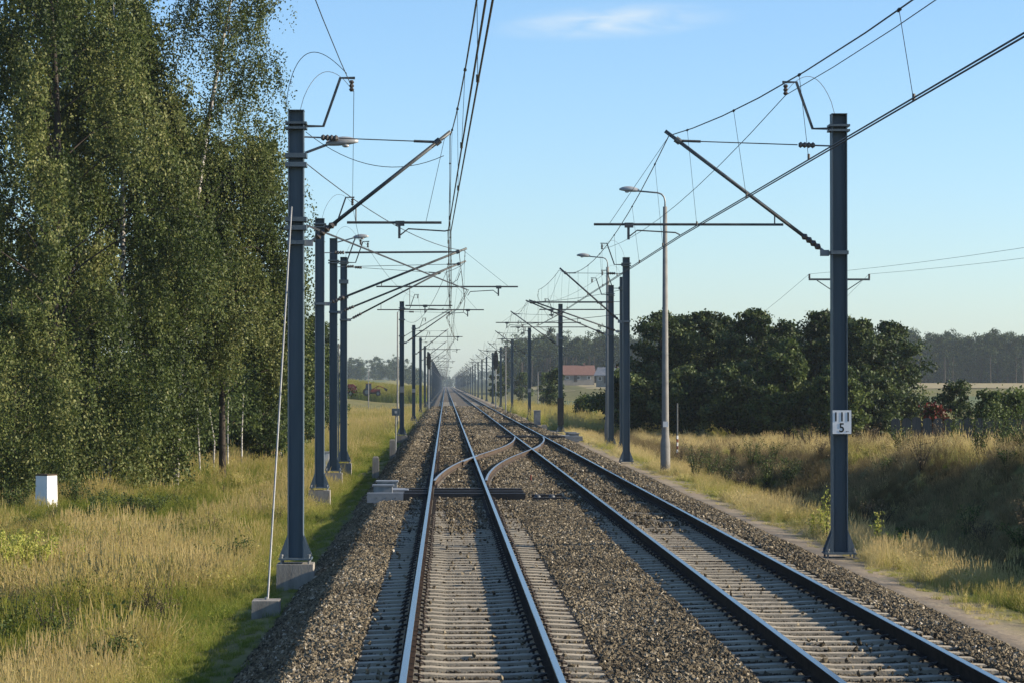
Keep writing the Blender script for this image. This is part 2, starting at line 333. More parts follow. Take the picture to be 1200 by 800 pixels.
for ti, x0 in enumerate(TX):
    t = thing('railway_track', ['straight main track with polished rails on concrete sleepers, lit by low sun, running straight ahead', 'second main track, parallel, beside the sandy path, with dark rail sides towards the other track'][ti], 'railway track', (x0, 0, 0))
    for s in (-1, 1):
        link('rail', rail_mesh('rail', [(s * .7535, y) for y in (-50, 2600)], [M['railside'], M['railtop']]), t)
    y = 14.0 + ti * .27; cnt = 0
    while y < 160:
        if not (ti == 0 and any(abs(y - h) < .45 for h in hollow)):
            sl_ = link('sleeper', SLP, t, (random.uniform(-.012, .012), y, random.uniform(-.006, .004))); sl_.rotation_euler = (0, 0, random.uniform(-.006, .006)); cnt += 1
            if 21 < y < 58:
                for s in (-1, 1):
                    for q in (-1, 1):
                        c = link('rail_clip', CLP, sl_, (s * .7535 + q * .075, 0, -.186)); c.rotation_euler = (0, 0, 0 if q > 0 else math.pi)
        y += .6
    V = []; Fs = []; smb = MB()
    while y < 420:
        smb.box(-1.3, 1.3, y - .11, y + .11, -.30, -.193); y += .6
    tag(smb.build('far_sleepers', M['sleeper'], t), kind='stuff')
    cm = MB()
    yy = 58.0
    while yy < 112:
        for s in (-1, 1):
            for q in (-1, 1): cm.box(s * .7535 + q * .13 - .05, s * .7535 + q * .13 + .05, yy - .05, yy + .05, -.19, -.14, 0, .02, .02)
        yy += .6
    tag(cm.build('far_rail_clips', M['clip'], t), kind='stuff')

# crossover between the tracks
A_ = .45
def cross_o(y):
    u = min(max((y - SWITCH0) / (SWITCH1 - SWITCH0), 0), 1); m = 1 / (1 - A_)
    if u < A_: o = m / A_ * u * u / 2
    elif u < 1 - A_: o = m * A_ / 2 + m * (u - A_)
    else: o = 1 - m / A_ * (1 - u) ** 2 / 2
    return o * TX[1]
xo = thing('crossover_track', 'curved crossover with rusty brown rails linking the two main tracks', 'railway track', (0, 0, 0))
ys_ = np.linspace(SWITCH0, SWITCH1, 90)
for s in (-1, 1):
    pth = [(cross_o(y) + s * .7535, y) for y in ys_ if (cross_o(y) > .07 and TX[1] - cross_o(y) > .07)]
    link('rail', rail_mesh('rail', pth, [M['railrust'], M['railtop2']], -.0035), xo)
for s, a, b, off in ((1, 93, 100, -.065), (-1, 110, 117, .065)):
    link('check_rail', rail_mesh('check_rail', [(cross_o(y) - s * .7535 - s * off, y) for y in np.linspace(a, b, 9)], [M['railrust'], M['railtop2']], -.006), xo)
# movable-frog wing and guard pieces by the running rails
link('check_rail', rail_mesh('check_rail', [(-.7535 + .075, y) for y in (95.5, 100.5)], [M['railrust'], M['railside']], -.006), xo)
link('check_rail', rail_mesh('check_rail', [(TX[1] + .7535 - .075, y) for y in (108, 114)], [M['railrust'], M['railside']], -.006), xo)
y = 69.3
while y < 141:
    o = cross_o(y); sl_ = link('sleeper', SLP, xo, (o, y, -.008)); sl_.rotation_euler = (0, 0, -math.atan((cross_o(y + .5) - o) / .5)); y += .6

# point machines: hollow steel sleepers and their grey motor boxes
def point_machine(label, y0, xa, xb, dirn, xt):
    t = thing('point_machine', label, 'point machine', (xt, y0, -.4))
    def bar(x0, x1, ya, yb, z0, z1, m, nm): MB().box(min(x0, x1), max(x0, x1), ya, yb, z0 + .4, z1 + .4, 0, .004, .004).build(nm, m, t)
    for k, yy in enumerate((0.0, 1.5, 3.1)):
        bar(dirn * .82, dirn * xa, yy - .15, yy + .15, -.30, -.055, M['black'], 'hollow_sleeper')
        bar(-.66, .66, yy - .15, yy + .15, -.30, -.060, M['black'], 'hollow_sleeper')
        bar(-dirn * .82, -dirn * xb, yy - .15, yy + .15, -.30, -.062, M['black'], 'hollow_sleeper')
    bar(dirn * xa, dirn * (xa + .95), -.17, .17, -.30, -.05, M['galv'], 'motor_box')
    bar(dirn * (xa - .1), dirn * (xa + .62), 2.2, 3.4, -.32, -.06, M['galv'], 'motor_box')
    mb = MB().box(dirn * (xa + .62), dirn * (xa + 1.0), 1.9, 2.6, .0, .35); 
    xs_ = sorted((dirn * (xa + .32), dirn * (xa + .82)))
    bx_ = MB().box(xs_[0], xs_[1], 1.35, 1.95, .0, .46).build('motor_box', M['galv'], t); MB().box(xs_[0] - .04, xs_[1] + .04, 1.31, 1.99, .46, .50).build('lid', M['galv'], bx_)
    xs_ = sorted((dirn * (xa + .25), dirn * (xa + .80)))
    bx_ = MB().box(xs_[0], xs_[1], 4.3, 4.9, .0, .46).build('motor_box', M['galv'], t); MB().box(xs_[0] - .04, xs_[1] + .04, 4.26, 4.94, .46, .50).build('lid', M['galv'], bx_)
    for k, h in enumerate((.2, .45, .7)):
        MB().lathe((dirn * (xa + h), -.172, .22), [(.02, 0), (.02, .01)], 8).build('bolt', M['black'], t)
    for k in (.55, .75, 2.35, 2.6):
        MB().tube([(-dirn * .9, k, .16), (dirn * xa, k, .16)], .02, 6).build('point_rod', M['black'], t)
    return t
pm = point_machine('grey point machine with black hollow sleepers under the straight main track', 67.2, 1.45, 1.75, -1, 0.0)
pf = thing('detector_bracket', 'short black bracket with two round grey caps on the ballast between the tracks', 'rail bracket', (2.35, 67.8, -.24))
MB().box(-.42, .42, -.75, -.6, 0, .07).build('bar', M['black'], pf); MB().box(-.38, .42, 1.0, 1.16, 0, .07).build('bar', M['black'], pf)
for k in (-.26, .12): MB().lathe((k, .1, 0), [(.09, 0), (.09, .06), (.06, .10), (.02, .11)], 12).build('cap', M['tube'], pf, smooth=True)
pm2 = point_machine('black hollow sleepers and point machine beside the second main track', 139.0, 2.0, 1.7, 1, TX[1])
rp = tag(MB().tube([(0, 0, 0), (0, 0, .26)], .022, 6).build('marker_peg', M['redpaint'], None, (wx(622, 78.5), 78.5, -.24)), 'small red peg standing in the ballast between the tracks', 'peg')

# ------------------------------------------------------------------ catenary masts
def ins_tube(mb, p, q, n=5, r=.06):
    p = Vector(p); q = Vector(q); pts = []; rs = []
    for k in range(n * 2 + 1):
        t = k / (n * 2); pts.append(p.lerp(q, t)); rs.append(r if k % 2 else r * .55)
    mb.tube(pts, rs, 8)
def mast(label, xm, d, sg, zt=7.64, zb=-.30, tipx=None, tipz=7.3, lowz=5.3, tiez=7.18, regz=5.66, reg=None, drop=None, cont=None, wide=.14, fnd=.38, group=None, contz=5.5, arm=True, bands=(), brz=7.37, solid_tie=False):
    t = thing('catenary_mast', label, 'mast', (xm, d, zb - fnd), 0, group)
    b0 = zb - fnd
    def L(x, y, z): return (x - xm, y, z - b0)
    w = wide; h = wide * .95; tf = .018
    col = MB()
    prof = [(-w, -h), (-w + tf, -h), (-w + tf, -.006), (w - tf, -.006), (w - tf, -h), (w, -h), (w, h), (w - tf, h), (w - tf, .006), (-w + tf, .006), (-w + tf, h), (-w, h)]
    col.extrude(prof, fnd + .03, zt - b0, 'z'); col.build('column', M['steel'], t)
    cap = MB().box(-w - .004, w + .004, -h - .004, h + .004, zt - b0, zt - b0 + .012); cap.build('cap_plate', M['steel'], t)
    MB().box(-w - .15, w + .15, -h - .12, h + .12, fnd + .0, fnd + .032).build('base_plate', M['steel'], t)
    for sx in (-1, 1):
        for yy in (-h, h):
            g = MB(); g.extrude([(sx * w, fnd + .033), (sx * (w + .14), fnd + .033), (sx * (w + .14), fnd + .075), (sx * w, fnd + .44)], yy - .008, yy + .008, 'y'); g.build('gusset', M['steel'], t)
        for yy in (-1, 1):
            MB().lathe((sx * (w + .10), yy * (h + .07), fnd - .08), [(.02, 0), (.02, .15), (.032, .15), (.032, .18)], 6).build('anchor_bolt', M['galv'], t)
    MB().box(-w - .19, w + .19, -h - .2, h + .2, -.5, fnd - .07, 0, .01, .01).build('foundation', M['concrete'], t)
    if not arm: return t
    xe = xm + sg * w
    if tipx is None: tipx = xm + sg * 2.8
    # inclined tube
    T0 = Vector(L(xe + sg * .10, 0, lowz)); T1 = Vector(L(tipx, 0, tipz)); u = (T1 - T0).normalized()
    MB().tube([T0 + u * .52, T1], .036, 8).build('cantilever_tube', M['tube'], t, smooth=True)
    i_ = MB(); ins_tube(i_, T0 + u * .14, T0 + u * .54, 4, .068); i_.build('insulator', M['insul'], t)
    MB().tube([T0 + u * .0, T0 + u * .16], .028, 6).box(T0.x - .10 - .0, T0.x + .06, -.05, .05, T0.z - .06, T0.z + .05).build('hinge', M['galv'], t)
    MB().box(-w - .02, w + .02, -h - .02, h + .02, lowz - b0 - .035, lowz - b0 + .035).build('clamp_band', M['steel'], t)
    # tie to the mast head
    Q0 = Vector(L(xe, 0, tiez)); Q1 = T1 - u * .30
    dq = (Q1 - Q0).normalized(); ln = (Q1 - Q0).length
    MB().tube([Q0 + dq * .62, Q1 - dq * .32], .034 if solid_tie else .011, 6).tube([Q1 - dq * .42, Q1], .026, 6).build('tie_rod', M['tube'], t)
    i_ = MB(); ins_tube(i_, Q0 + dq * .30, Q0 + dq * .60, 4, .062); i_.build('insulator', M['insul'], t)
    MB().tube([Q0 - dq * .0, Q0 + dq * .32], .016, 5).build('tie_shackle', M['galv'], t)
    MB().tube([Q1 - u * .05 - Vector((0, 0, .0)), Q1 + u * .06], .062, 8).build('tube_clamp', M['tube'], t)
    # registration tube, hung from the inclined one
    if reg:
        ra, rb = reg
        MB().tube([L(ra, 0, regz), L(rb, 0, regz)], .026, 6).build('registration_tube', M['tube'], t)
        rn = ra if abs(ra - xm) < abs(rb - xm) else rb; rf = rb if rn == ra else ra
        sn = 1 if rf > rn else -1
        # vertical hanger near the mast, wire near the free end
        def tube_at(x): k = (x - xm - T0.x) / (T1.x - T0.x); return T0.z + k * (T1.z - T0.z)
        hx = rn + sn * .16
        MB().tube([L(hx, 0, regz), (hx - xm, 0, min(tube_at(hx), zt))], .013, 5).build('hanger', M['tube'], t)
        fx = rf - sn * .28
        MB().tube([L(fx, 0, regz), (T1.x - u.x * .12, 0, T1.z - .06)], .006, 4).build('hanger_wire', M['wire'], t)
        if drop is not None:
            MB().box(drop - xm - .022, drop - xm + .022, -.03, .03, regz - b0 - .28, regz - b0 + .02).box(drop - xm - .07, drop - xm + .09, -.035, .035, regz - b0 - .06, regz - b0 + .03).build('drop_bracket', M['tube'], t)
            sd = 1 if cont > drop else -1
            pts = [L(drop + sd * .02, 0, regz - .22), L(drop + sd * .16, 0, regz - .11), L(cont - sd * .08, 0, regz - .15), L(cont, 0, contz + .03)]
            MB().tube(pts, .014, 6).build('steady_arm', M['tube'], t)
    # earth wire bracket on the mast head
    br = [L(xm + sg * w, 0, brz), L(xm + sg * (w + .34), 0, brz), L(xm + sg * (w + .64), 0, brz + .86), L(xm + sg * (w + .90), 0, brz + .86)]
    if brz: 
        MB().tube(br, .032, 4).build('earth_wire_bracket', M['tube'], t)
        e = Vector(br[-1]); ii = MB(); ins_tube(ii, e + Vector((-sg * .06, 0, -.04)), e + Vector((-sg * .06, 0, -.24)), 3, .05); ii.build('pin_insulator', M['insul'], t)
        MB().box(-w - .05, w + .05, -h - .03, h + .03, brz - b0 - .06, brz - b0 - .02).box(-w - .05, w + .05, -h - .03, h + .03, brz - b0 + .03, brz - b0 + .07).build('clamp_band', M['steel'], t)
        # slack earthing jumper
        a0 = Vector(L(xm + sg * .06, 0, zt)); a1 = e + Vector((-sg * .06, 0, -.2)); pj = []
        for k in range(15):
            q = k / 14; p = a0.lerp(a1, q); p.z += math.sin(math.pi * min(1, q * 1.02)) ** .7 * .62 * (1 - .35 * q); p.y += .05; pj.append(p)
        MB().tube(pj, .007, 4).build('jumper', M['cable'], t)
    for bz in bands:
        MB().box(-w - .05, w + .05, -h - .04, h + .04, bz - b0 - .04, bz - b0 + .04).build('anchor_clamp', M['steel'], t)
    return t

L1 = mast('tall anchor mast with wire stay and bracket lamp on the left embankment', -3.0, 45.5, 1, tipx=-.26, tipz=7.28, reg=(-2.1, -.42), drop=-1.17, cont=-.28, bands=(6.68, 6.84, 5.56, 5.71), fnd=.4)
# extra jumper hoops on the anchor mast, and the slack feeder jumper
pj = [(-.10 - .06 * math.sin(math.pi * q) , .1, 8.02 + q * .35 + .6 * math.sin(math.pi * min(1, q)) ) for q in np.linspace(0, .0, 2)]
hp = []
for k in range(19):
    q = k / 18; hp.append((-.19 + 1.08 * q ** 1.3, .08, 7.75 - L1.location.z - .1 + (1.05 * math.sin(math.pi * (q ** .75) * .78))))
MB().tube(hp, .008, 4).build('jumper', M['wire'], L1)
hp = []
for k in range(17):
    q = k / 16; hp.append((.16 + (2.62 - .16) * q, .1, 7.28 - L1.location.z - 1.55 * q * (1 - q) - .42 * q))
MB().tube(hp, .008, 4).build('feeder_jumper', M['wire'], L1)

xL = lambda px, s: CX + (px - VX) / s
L2 = mast('grey mast on a concrete block beside the point machine boxes', xL(375, 38.8), 77.3, 1, zt=7.76, zb=-.33, tipx=xL(547, 38.8), tipz=6.88, lowz=5.2, tiez=6.74, regz=5.72, reg=(xL(441, 38.8), xL(607, 38.8)), drop=xL(584, 38.8), cont=xL(548, 38.8), contz=5.42, fnd=.55, brz=7.55, solid_tie=True)
L3 = mast('grey mast with bracket lamp at its head, between two masts over white concrete blocks', xL(391, 32.3), 92.9, 1, zt=8.04, zb=-.35, tipx=xL(546, 32.3), tipz=7.24, lowz=5.38, tiez=7.02, regz=5.62, reg=(xL(475, 32.3), xL(530, 32.3)), drop=xL(498, 32.3), cont=xL(520, 32.3), fnd=.6, brz=7.2)
L4 = mast('grey mast with stacked clamp bands and a cable pipe, last before the green crop field', xL(403, 28.7), 104.5, 1, zt=7.93, zb=-.36, tipx=xL(522, 28.7), tipz=7.44, lowz=5.39, tiez=7.55, regz=5.80, reg=(xL(442, 28.7), xL(567, 28.7)), drop=xL(548, 28.7), cont=xL(524, 28.7), bands=(6.9, 6.98, 6.3), fnd=.6, brz=7.72)
L5 = mast('grey anchor mast carrying a pale number plate, beside a thin white lamp pole', xL(471, 19.1), 157, 1, zt=7.8, reg=(-2.3, .7), drop=.4, cont=.22, tipx=.1, tipz=7.3, bands=(6.7, 5.7), fnd=.35)
R1 = mast('tall grey mast carrying the white hectometre plate, beside the sandy path', 6.93, 47.2, -1, zt=7.78, zb=-.33, tipx=3.71, tipz=7.47, lowz=5.22, tiez=7.20, regz=5.74, reg=(5.9, 2.39), drop=3.03, cont=3.98, contz=5.52, fnd=.32, wide=.142, brz=7.52)
R2 = mast('grey mast beside the concrete lamp post, with bracket reaching over the second track', xL(734, 29), 103.4, -1, zt=7.88, zb=-.35, tipx=xL(656, 29), tipz=7.46, lowz=5.3, tiez=7.24, regz=5.78, reg=(xL(709, 29), xL(632, 29)), drop=xL(646, 29), cont=xL(655, 29), fnd=.3, brz=7.6)
R2b = mast('grey mast half hidden behind the mast beside the concrete lamp post', xL(730, 24.4), 123, -1, zt=7.9, zb=-.4, tipx=xL(620, 24.4), tipz=6.8, lowz=5.3, tiez=6.72, regz=5.72, reg=(xL(681, 24.4), xL(581, 24.4)), drop=xL(594, 24.4), cont=xL(612, 24.4), fnd=.35, solid_tie=True)
R3 = mast('grey mast in front of the lamp post with a raised luminaire, by the dark trees', xL(716, 22.7), 132, -1, zt=7.85, zb=-.4, tipx=xL(616, 22.7), tipz=7.08, lowz=5.3, tiez=6.95, regz=5.7, reg=(xL(690, 22.7), xL(598, 22.7)), drop=xL(607, 22.7), cont=xL(616, 22.7), fnd=.35)
R4 = mast('grey mast with a dark cable cover down its foot, beside the second point machine', xL(657, 18.2), 165, -1, zt=7.9, tipx=3.85, tipz=7.45, reg=(6.0, 3.0), drop=3.3, cont=3.95, fnd=.3, bands=(6.7, 5.7))
MB().box(-.20, .20, -.24, -.14, .75, 2.5).build('cable_cover', M['black'], R4)
MB().box(-.26, -.15, -.2, .1, 5.9, 6.6).build('disconnector', M['galv'], R4)
MB().tube([(-.2, -.2, .3), (-.2, -.2, 5.4)], .028, 6).build('cable_pipe', M['galv'], L4)
MB().box(-.15, .15, -.155, -.145, 2.9, 3.3).build('number_plate', M['galv'], L5)

GL, GR = 'catenary masts along the left side of the line', 'catenary masts along the right side of the line'
protoA = mast('grey catenary mast in the distant row left of the straight main track', -3.0, 214, 1, reg=(-2.3, .9), drop=.6, cont=.2, tipx=-.1, tipz=7.35, group=GL)
protoB = mast('grey catenary mast in the distant row left of the straight main track', -3.0, 272, 1, reg=(-2.1, -.42), drop=-1.1, cont=-.22, tipx=-.2, tipz=7.3, group=GL)
protoC = mast('grey catenary mast in the distant row right of the second main track', 7.0, 224, -1, reg=(6.2, 3.0), drop=3.3, cont=3.95, tipx=4.0, tipz=7.4, group=GR)
protoD = mast('grey catenary mast in the distant row right of the second main track', 7.0, 282, -1, reg=(6.2, 4.5), drop=5.3, cont=4.4, tipx=4.3, tipz=7.35, group=GR)
PLATED = (protoA, protoC)
for p in (): MB().box(-.16, .16, -.16, -.145, 2.75, 3.15).build('number_plate', M['plate'], p)
ORD = ['', 'first', 'second', 'third', 'fourth', 'fifth', 'sixth', 'seventh', 'eighth', 'ninth', 'tenth']
def relabel(o, n, mark, side):
    o['label'] = ('grey catenary mast, %s beyond %s' % (ORD[n], mark)) if n <= 10 else 'tiny hazy catenary mast in the far row %s of the tracks, beyond the tenth' % side
relabel(protoA, 1, 'the mast with the pale number plate', 'left'); relabel(protoB, 2, 'the mast with the pale number plate', 'left')
relabel(protoC, 1, 'the mast with the dark cable cover', 'right'); relabel(protoD, 2, 'the mast with the dark cable cover', 'right')
LD = [45.5 + 0, 77.3, 92.9, 104.5, 157, 214, 272]; RD = [47.2, 103.4, 123, 132, 165, 224, 282]
y = 272 + 58; k = 0
while y < 1900:
    relabel(dup(protoA if k % 2 == 0 else protoB, (-3.0, y, protoA.location.z)), k + 3, 'the mast with the pale number plate', 'left'); LD.append(y); y += 58 + random.uniform(-4, 4); k += 1
y = 282 + 58; k = 0
while y < 1900:
    relabel(dup(protoC if k % 2 == 0 else protoD, (7.0, y, protoC.location.z)), k + 3, 'the mast with the dark cable cover', 'right'); RD.append(y); y += 58 + random.uniform(-4, 4); k += 1

for p in PLATED: MB().box(-.14, .14, -.16, -.145, 2.75, 3.05).build('number_plate', M['galv'], p)
# stay and its anchor block
ab = thing('anchor_block', 'squat concrete anchor block at the foot of the wire stay on the ballast edge', 'concrete block', (-3.15, 40.2, -.95))
MB().box(-.22, .22, -.26, .26, -.2, .38, 0, .012, .012).build('block', M['concrete'], ab); MB().lathe((.0, .05, .36), [(.03, 0), (.03, .06)], 8).build('eye', M['galv'], ab)
tag(MB().tube([(-3.13, 40.25, -.56), (-3.07, 45.3, 5.92)], .016, 8).build('stay_wire', M['galv']), 'pale taut wire stay running from the anchor block up to the tall anchor mast', 'stay wire')

# ------------------------------------------------------------------ overhead wires
def sagline(p, q, sag, n=14):
    p = Vector(p); q = Vector(q); return [p.lerp(q, k / n) - Vector((0, 0, 4 * sag * (k / n) * (1 - k / n))) for k in range(n + 1)]
def overhead(label, sup, group=None, gap=.05, anchors=(False, False)):
    """sup: list of (y, messenger x, messenger z, contact x, contact z)"""
    t = thing('overhead_line', label, 'overhead wire', (0, 0, 0), 0, group)
    mp_, c1, c2 = [], [], []; drops = []
    for i in range(len(sup) - 1):
        a, b = sup[i], sup[i + 1]; span = b[0] - a[0]; sag = 1.02 * (span / 58) ** 2
        P = sagline((a[1], a[0], a[2]), (b[1], b[0], b[2]), sag); mp_ += P if not mp_ else P[1:]
        ends = (anchors[0] and i == 0, anchors[1] and i == len(sup) - 2)
        nd_ = max(2, int(span / 6.4))
        for k in range(nd_):
            q = (k + .5) / nd_
            if any(ends): continue
            y = a[0] + q * span; mz = a[2] + q * (b[2] - a[2]) - 4 * sag * q * (1 - q); mx_ = a[1] + q * (b[1] - a[1])
            drops.append((y, mx_, mz, a[3] + q * (b[3] - a[3]) + (gap / 2 if k % 2 else -gap / 2), a[4] + q * (b[4] - a[4])))
    for s in sup: c1.append((s[3] - gap / 2, s[0], s[4])); c2.append((s[3] + gap / 2, s[0], s[4]))
    MB().tube(mp_, .0095, 5).build('messenger_wire', M['wire'], t)
    MB().tube(c1, .0095, 5).build('contact_wire', M['wire'], t); MB().tube(c2, .0095, 5).build('contact_wire', M['wire'], t)
    far = MB()
    for (y, mx_, mz, cx2, cz2) in drops:
        if y < 5: continue
        if y < 230:
            MB().tube([(mx_, y, mz), (cx2, y, cz2)], .0042, 4).tube([(mx_, y - .05, mz), (mx_, y + .05, mz)], .02, 5).tube([(cx2, y, cz2 + .0), (cx2, y, cz2 + .07)], .017, 5).build('dropper', M['wire'], t)
        else: far.tube([(mx_, y, mz), (cx2, y, cz2)], .0045, 3)
    if far.v: tag(far.build('far_droppers', M['wire'], t), kind='stuff')
    return t
def stag(k, c): return c + (.22 if k % 2 else -.22)
overhead('double contact wire with messenger over the straight main track, from overhead to the anchor mast', [(-12.5, .25, 7.3, .22, 5.52), (45.5, -.27, 7.2, -.28, 5.5), (77.3, -.22, 7.1, -.2, 5.52), (92.9, -.25, 7.15, -.18, 5.62), (104.5, -.35, 7.25, -.2, 5.8), (157, -2.85, 6.7, -2.85, 5.7)], anchors=(False, True))
lb = [(45.5, -2.84, 6.72, -2.84, 5.62), (77.3, xL(545, 38.8), 6.8, xL(548, 38.8), 5.62), (92.9, xL(544, 32.3), 7.15, .1, 5.52), (104.5, -.3, 7.35, -.3, 5.5)]
for k, d in enumerate(LD[4:]): lb.append((d, stag(k + 1, 0), 7.25, stag(k + 1, 0), 5.5))
overhead('wires anchored at the tall anchor mast, joining the straight main track beyond it', lb, anchors=(True, False))
overhead('double contact wire with messenger over the second main track, up to the dark trees', [(-11, 4.42, 7.4, 4.4, 5.55), (47.2, 3.78, 7.38, 3.98, 5.52), (103.4, 4.25, 7.38, 4.12, 5.52), (123, xL(624, 24.4) + .3, 7.3, 4.2, 5.62), (132, 4.4, 7.3, 4.35, 5.8), (165, 6.85, 6.7, 6.85, 5.7)], anchors=(False, True))
rb = [(103.4, 6.85, 6.6, 6.85, 5.6), (123, xL(621, 24.4), 6.72, xL(612, 24.4), 5.62), (132, xL(617, 22.7), 7.0, xL(616, 22.7), 5.52)]
for k, d in enumerate(RD[4:]): rb.append((d, stag(k, 4.15), 7.35, stag(k, 4.15), 5.5))
overhead('wires anchored at the mast beside the lamp post, joining the second main track beyond it', rb, anchors=(True, False))
def earth(label, pts, sag0=.55):
    P = []
    for a, b in zip(pts, pts[1:]):
        S = sagline(a, b, sag0 * ((b[1] - a[1]) / 58) ** 2, 10); P += S if not P else S[1:]
    return tag(MB().tube(P, .0075, 4).build('earth_wire', M['wire']), label, 'wire')
bxL = lambda m: (m.location.x + .98, m.location.y, None)
lp = [(-2.0, -12, 8.05), (-1.98, 45.5, 7.99), (xL(375, 38.8) + .98, 77.3, 8.17), (xL(391, 32.3) + .98, 92.9, 7.82), (xL(403, 28.7) + .98, 104.5, 8.34)] + [(-2.02, d, 7.99) for d in LD[4:]]
earth('thin earth wire strung on the mast head brackets left of the tracks', lp)
rp_ = [(5.95, -11, 8.15), (5.95, 47.2, 8.14), (xL(734, 29) - .98, 103.4, 8.22), (xL(730, 24.4) - .98, 123, 7.99), (xL(716, 22.7) - .98, 132, 7.99)] + [(6.02, d, 7.99) for d in RD[4:]]
earth('thin earth wire strung on the mast head brackets right of the tracks', rp_)
# slack switching jumpers between the overlapping wires at the second left mast
sj = tag(MB().tube([(xL(538, 38.8), 77.3, 6.74), (xL(541, 38.8), 77.5, 6.1), (xL(545, 38.8), 78, 5.3), (xL(543, 38.8), 78, 4.95)], .010, 5).tube([(xL(540, 38.8), 77.6, 6.2), (xL(536, 38.8), 78, 5.95), (xL(530, 38.8), 78, 5.85), (xL(527, 38.8), 78, 5.95)], .010, 5).build('jumper_cable', M['wire']), 'slack black jumper cable hanging between two overhead wires', 'cable')

# ------------------------------------------------------------------ lamps
def luminaire(mb_parent, p, dx, sc=1.0):
    mb = MB(); n = 9; V = []
    for k in range(n):
        q = k / (n - 1); w = .115 * math.sin(math.pi * min(1, .12 + q * .86)) ** .6 * sc; hgt = .15 * math.sin(math.pi * min(1, .1 + .84 * q)) ** .7 * sc
        x = p[0] + dx * q * .72 * sc
        for a in range(8):
            an = 2 * math.pi * a / 8; V.append((x, p[1] + w * math.cos(an), p[2] + q * .05 + (hgt if math.sin(an) > 0 else hgt * .35) * math.sin(an)))
    fs = [(i * 8 + a, i * 8 + (a + 1) % 8, (i + 1) * 8 + (a + 1) % 8, (i + 1) * 8 + a) for i in range(n - 1) for a in range(8)] + [tuple(range(8)), tuple((n - 1) * 8 + a for a in range(8))]
    mb.add(V, fs); o = mb.build('lamp_head', M['lampgrey'], mb_parent, smooth=True)
    g = MB(); g.lathe((p[0] + dx * .44 * sc, p[1], p[2] - .055 * sc), [(.03, -.005), (.075 * sc, .01), (.085 * sc, .04)], 10); g.build('lamp_glass', M['glass'], o, smooth=True)
def lamp_post(label, x, d, H, dx, group=None, armz=.4, arml=1.55, base=None):
    zb = tz(x, d) - .05 if base is None else base
    t = thing('lamp_post', label, 'lamp post', (x, d, zb), 0, group)
    MB().lathe((0, 0, -.3), [(.175, 0), (.175, .9), (.175, 1.45), (.135, 1.72), (.128, 2.2), (.075, H + .3)], 14).build('post', M['pole_conc'], t, smooth=True)
    p = [(0, 0, H - .25), (0, 0, H + armz * .5)] + [(dx * .28 * (1 - math.cos(a)), 0, H + armz * .5 + .3 * math.sin(a)) for a in (.5, 1.0, 1.5)] + [(dx * arml * .62, 0, H + armz * .5 + .36)]
    MB().tube(p, .03, 7).build('arm', M['galv'], t, smooth=True)
    luminaire(t, (dx * arml * .6, 0, H + armz * .5 + .36), dx)
    return t
xl = 7.56; pl = lamp_post('concrete lamp post with curved arm over the path, foot on the sandy strip', xl, 92, wz(237, 92) - tz(xl, 92) - .1, -1)
MB().box(-.09, .09, -.155, -.145, 1.75, 1.95).build('number_plate', M['plate'], pl)
lamp_post('concrete lamp post right behind a grey mast, by the dark trees', xL(712.5, 22), 136.5, 9.9 - .35 - tz(xL(713, 22), 136.5) - .5, -1)
def bracket_lamp(label, x, d, z, dx, L):
    t = thing('bracket_lamp', label, 'lamp', (x, d, z))
    MB().tube([(0, 0, 0), (dx * L, 0, .16)], .026, 6).build('arm', M['galv'], t); luminaire(t, (dx * (L - .05), 0, .15), dx, .8); return t
bracket_lamp('grey lamp on an inclined arm clamped to the tall anchor mast', -2.85, 45.62, wz(179, 45.5), 1, .42)
bracket_lamp('grey lamp at the head of the mast between two masts over concrete blocks', xL(391, 32.3) + .14, 93.0, 7.92, 1, .60)
for px, d, top, lab in ((466, 185, 366, 'thin pale lamp pole behind the mast with the number plate'), (432, 330, 432, 'short thin white pole in front of the tractor'), (592.6, 262, 406, 'pale concrete pole before the far pine wood right of the tracks'), (630.5, 360, 436, 'short thin pale pole before the pine wood, left of the red roofed house')):
    x = wx(px, d); zb = tz(x, d); H = wz(top, d) - zb
    t = thing('slender_pole', lab, 'pole', (x, d, zb)); MB().lathe((0, 0, -.2), [(.07, 0), (.07, .6), (.045, H + .2)], 8).build('post', M['pole_conc'], t, smooth=True)
    MB().tube([(0, 0, H), (.1, 0, H + .12), (.5, 0, H + .16)], .02, 5).build('arm', M['galv'], t)

# ------------------------------------------------------------------ signs, markers, signals
def text_mesh(body, size, mat):
    c = bpy.data.curves.new('text', 'FONT'); c.body = body; c.size = size; c.align_x = 'CENTER'; c.extrude = .001; c.offset = size * .014; c.space_character = 1.05
    o = bpy.data.objects.new('text', c); COL.objects.link(o); bpy.context.view_layer.update()
    me = bpy.data.meshes.new_from_object(o.evaluated_get(bpy.context.evaluated_depsgraph_get())); bpy.data.objects.remove(o)
    me.materials.clear(); me.materials.append(mat); return me
hp_ = thing('hectometre_plate', 'white plate with black numbers 111 and 5 on the mast beside the sandy path', 'sign', (wx(988, 47.0), 47.0, wz(508, 47.0)))
pw, ph = .345, .435
MB().box(-pw / 2, pw / 2, -.012, .0, 0, ph).build('plate', M['plate'], hp_)
for sx in (-1, 1): MB().box(sx * .12 - .02, sx * .12 + .02, .0, .06, ph * .4, ph * .5).build('clamp', M['galv'], hp_)
def put(body, size, x, z, sx=1.0):
    o = link('number', text_mesh(body, size, M['text']), hp_, (x, -.0145, z)); o.rotation_euler = (R(90), 0, 0); o.scale = (sx, 1, 1)
put('111', .235, 0, .235, .92); put('5', .235, -.005, .035, .92); put('..', .12, .095, .04)

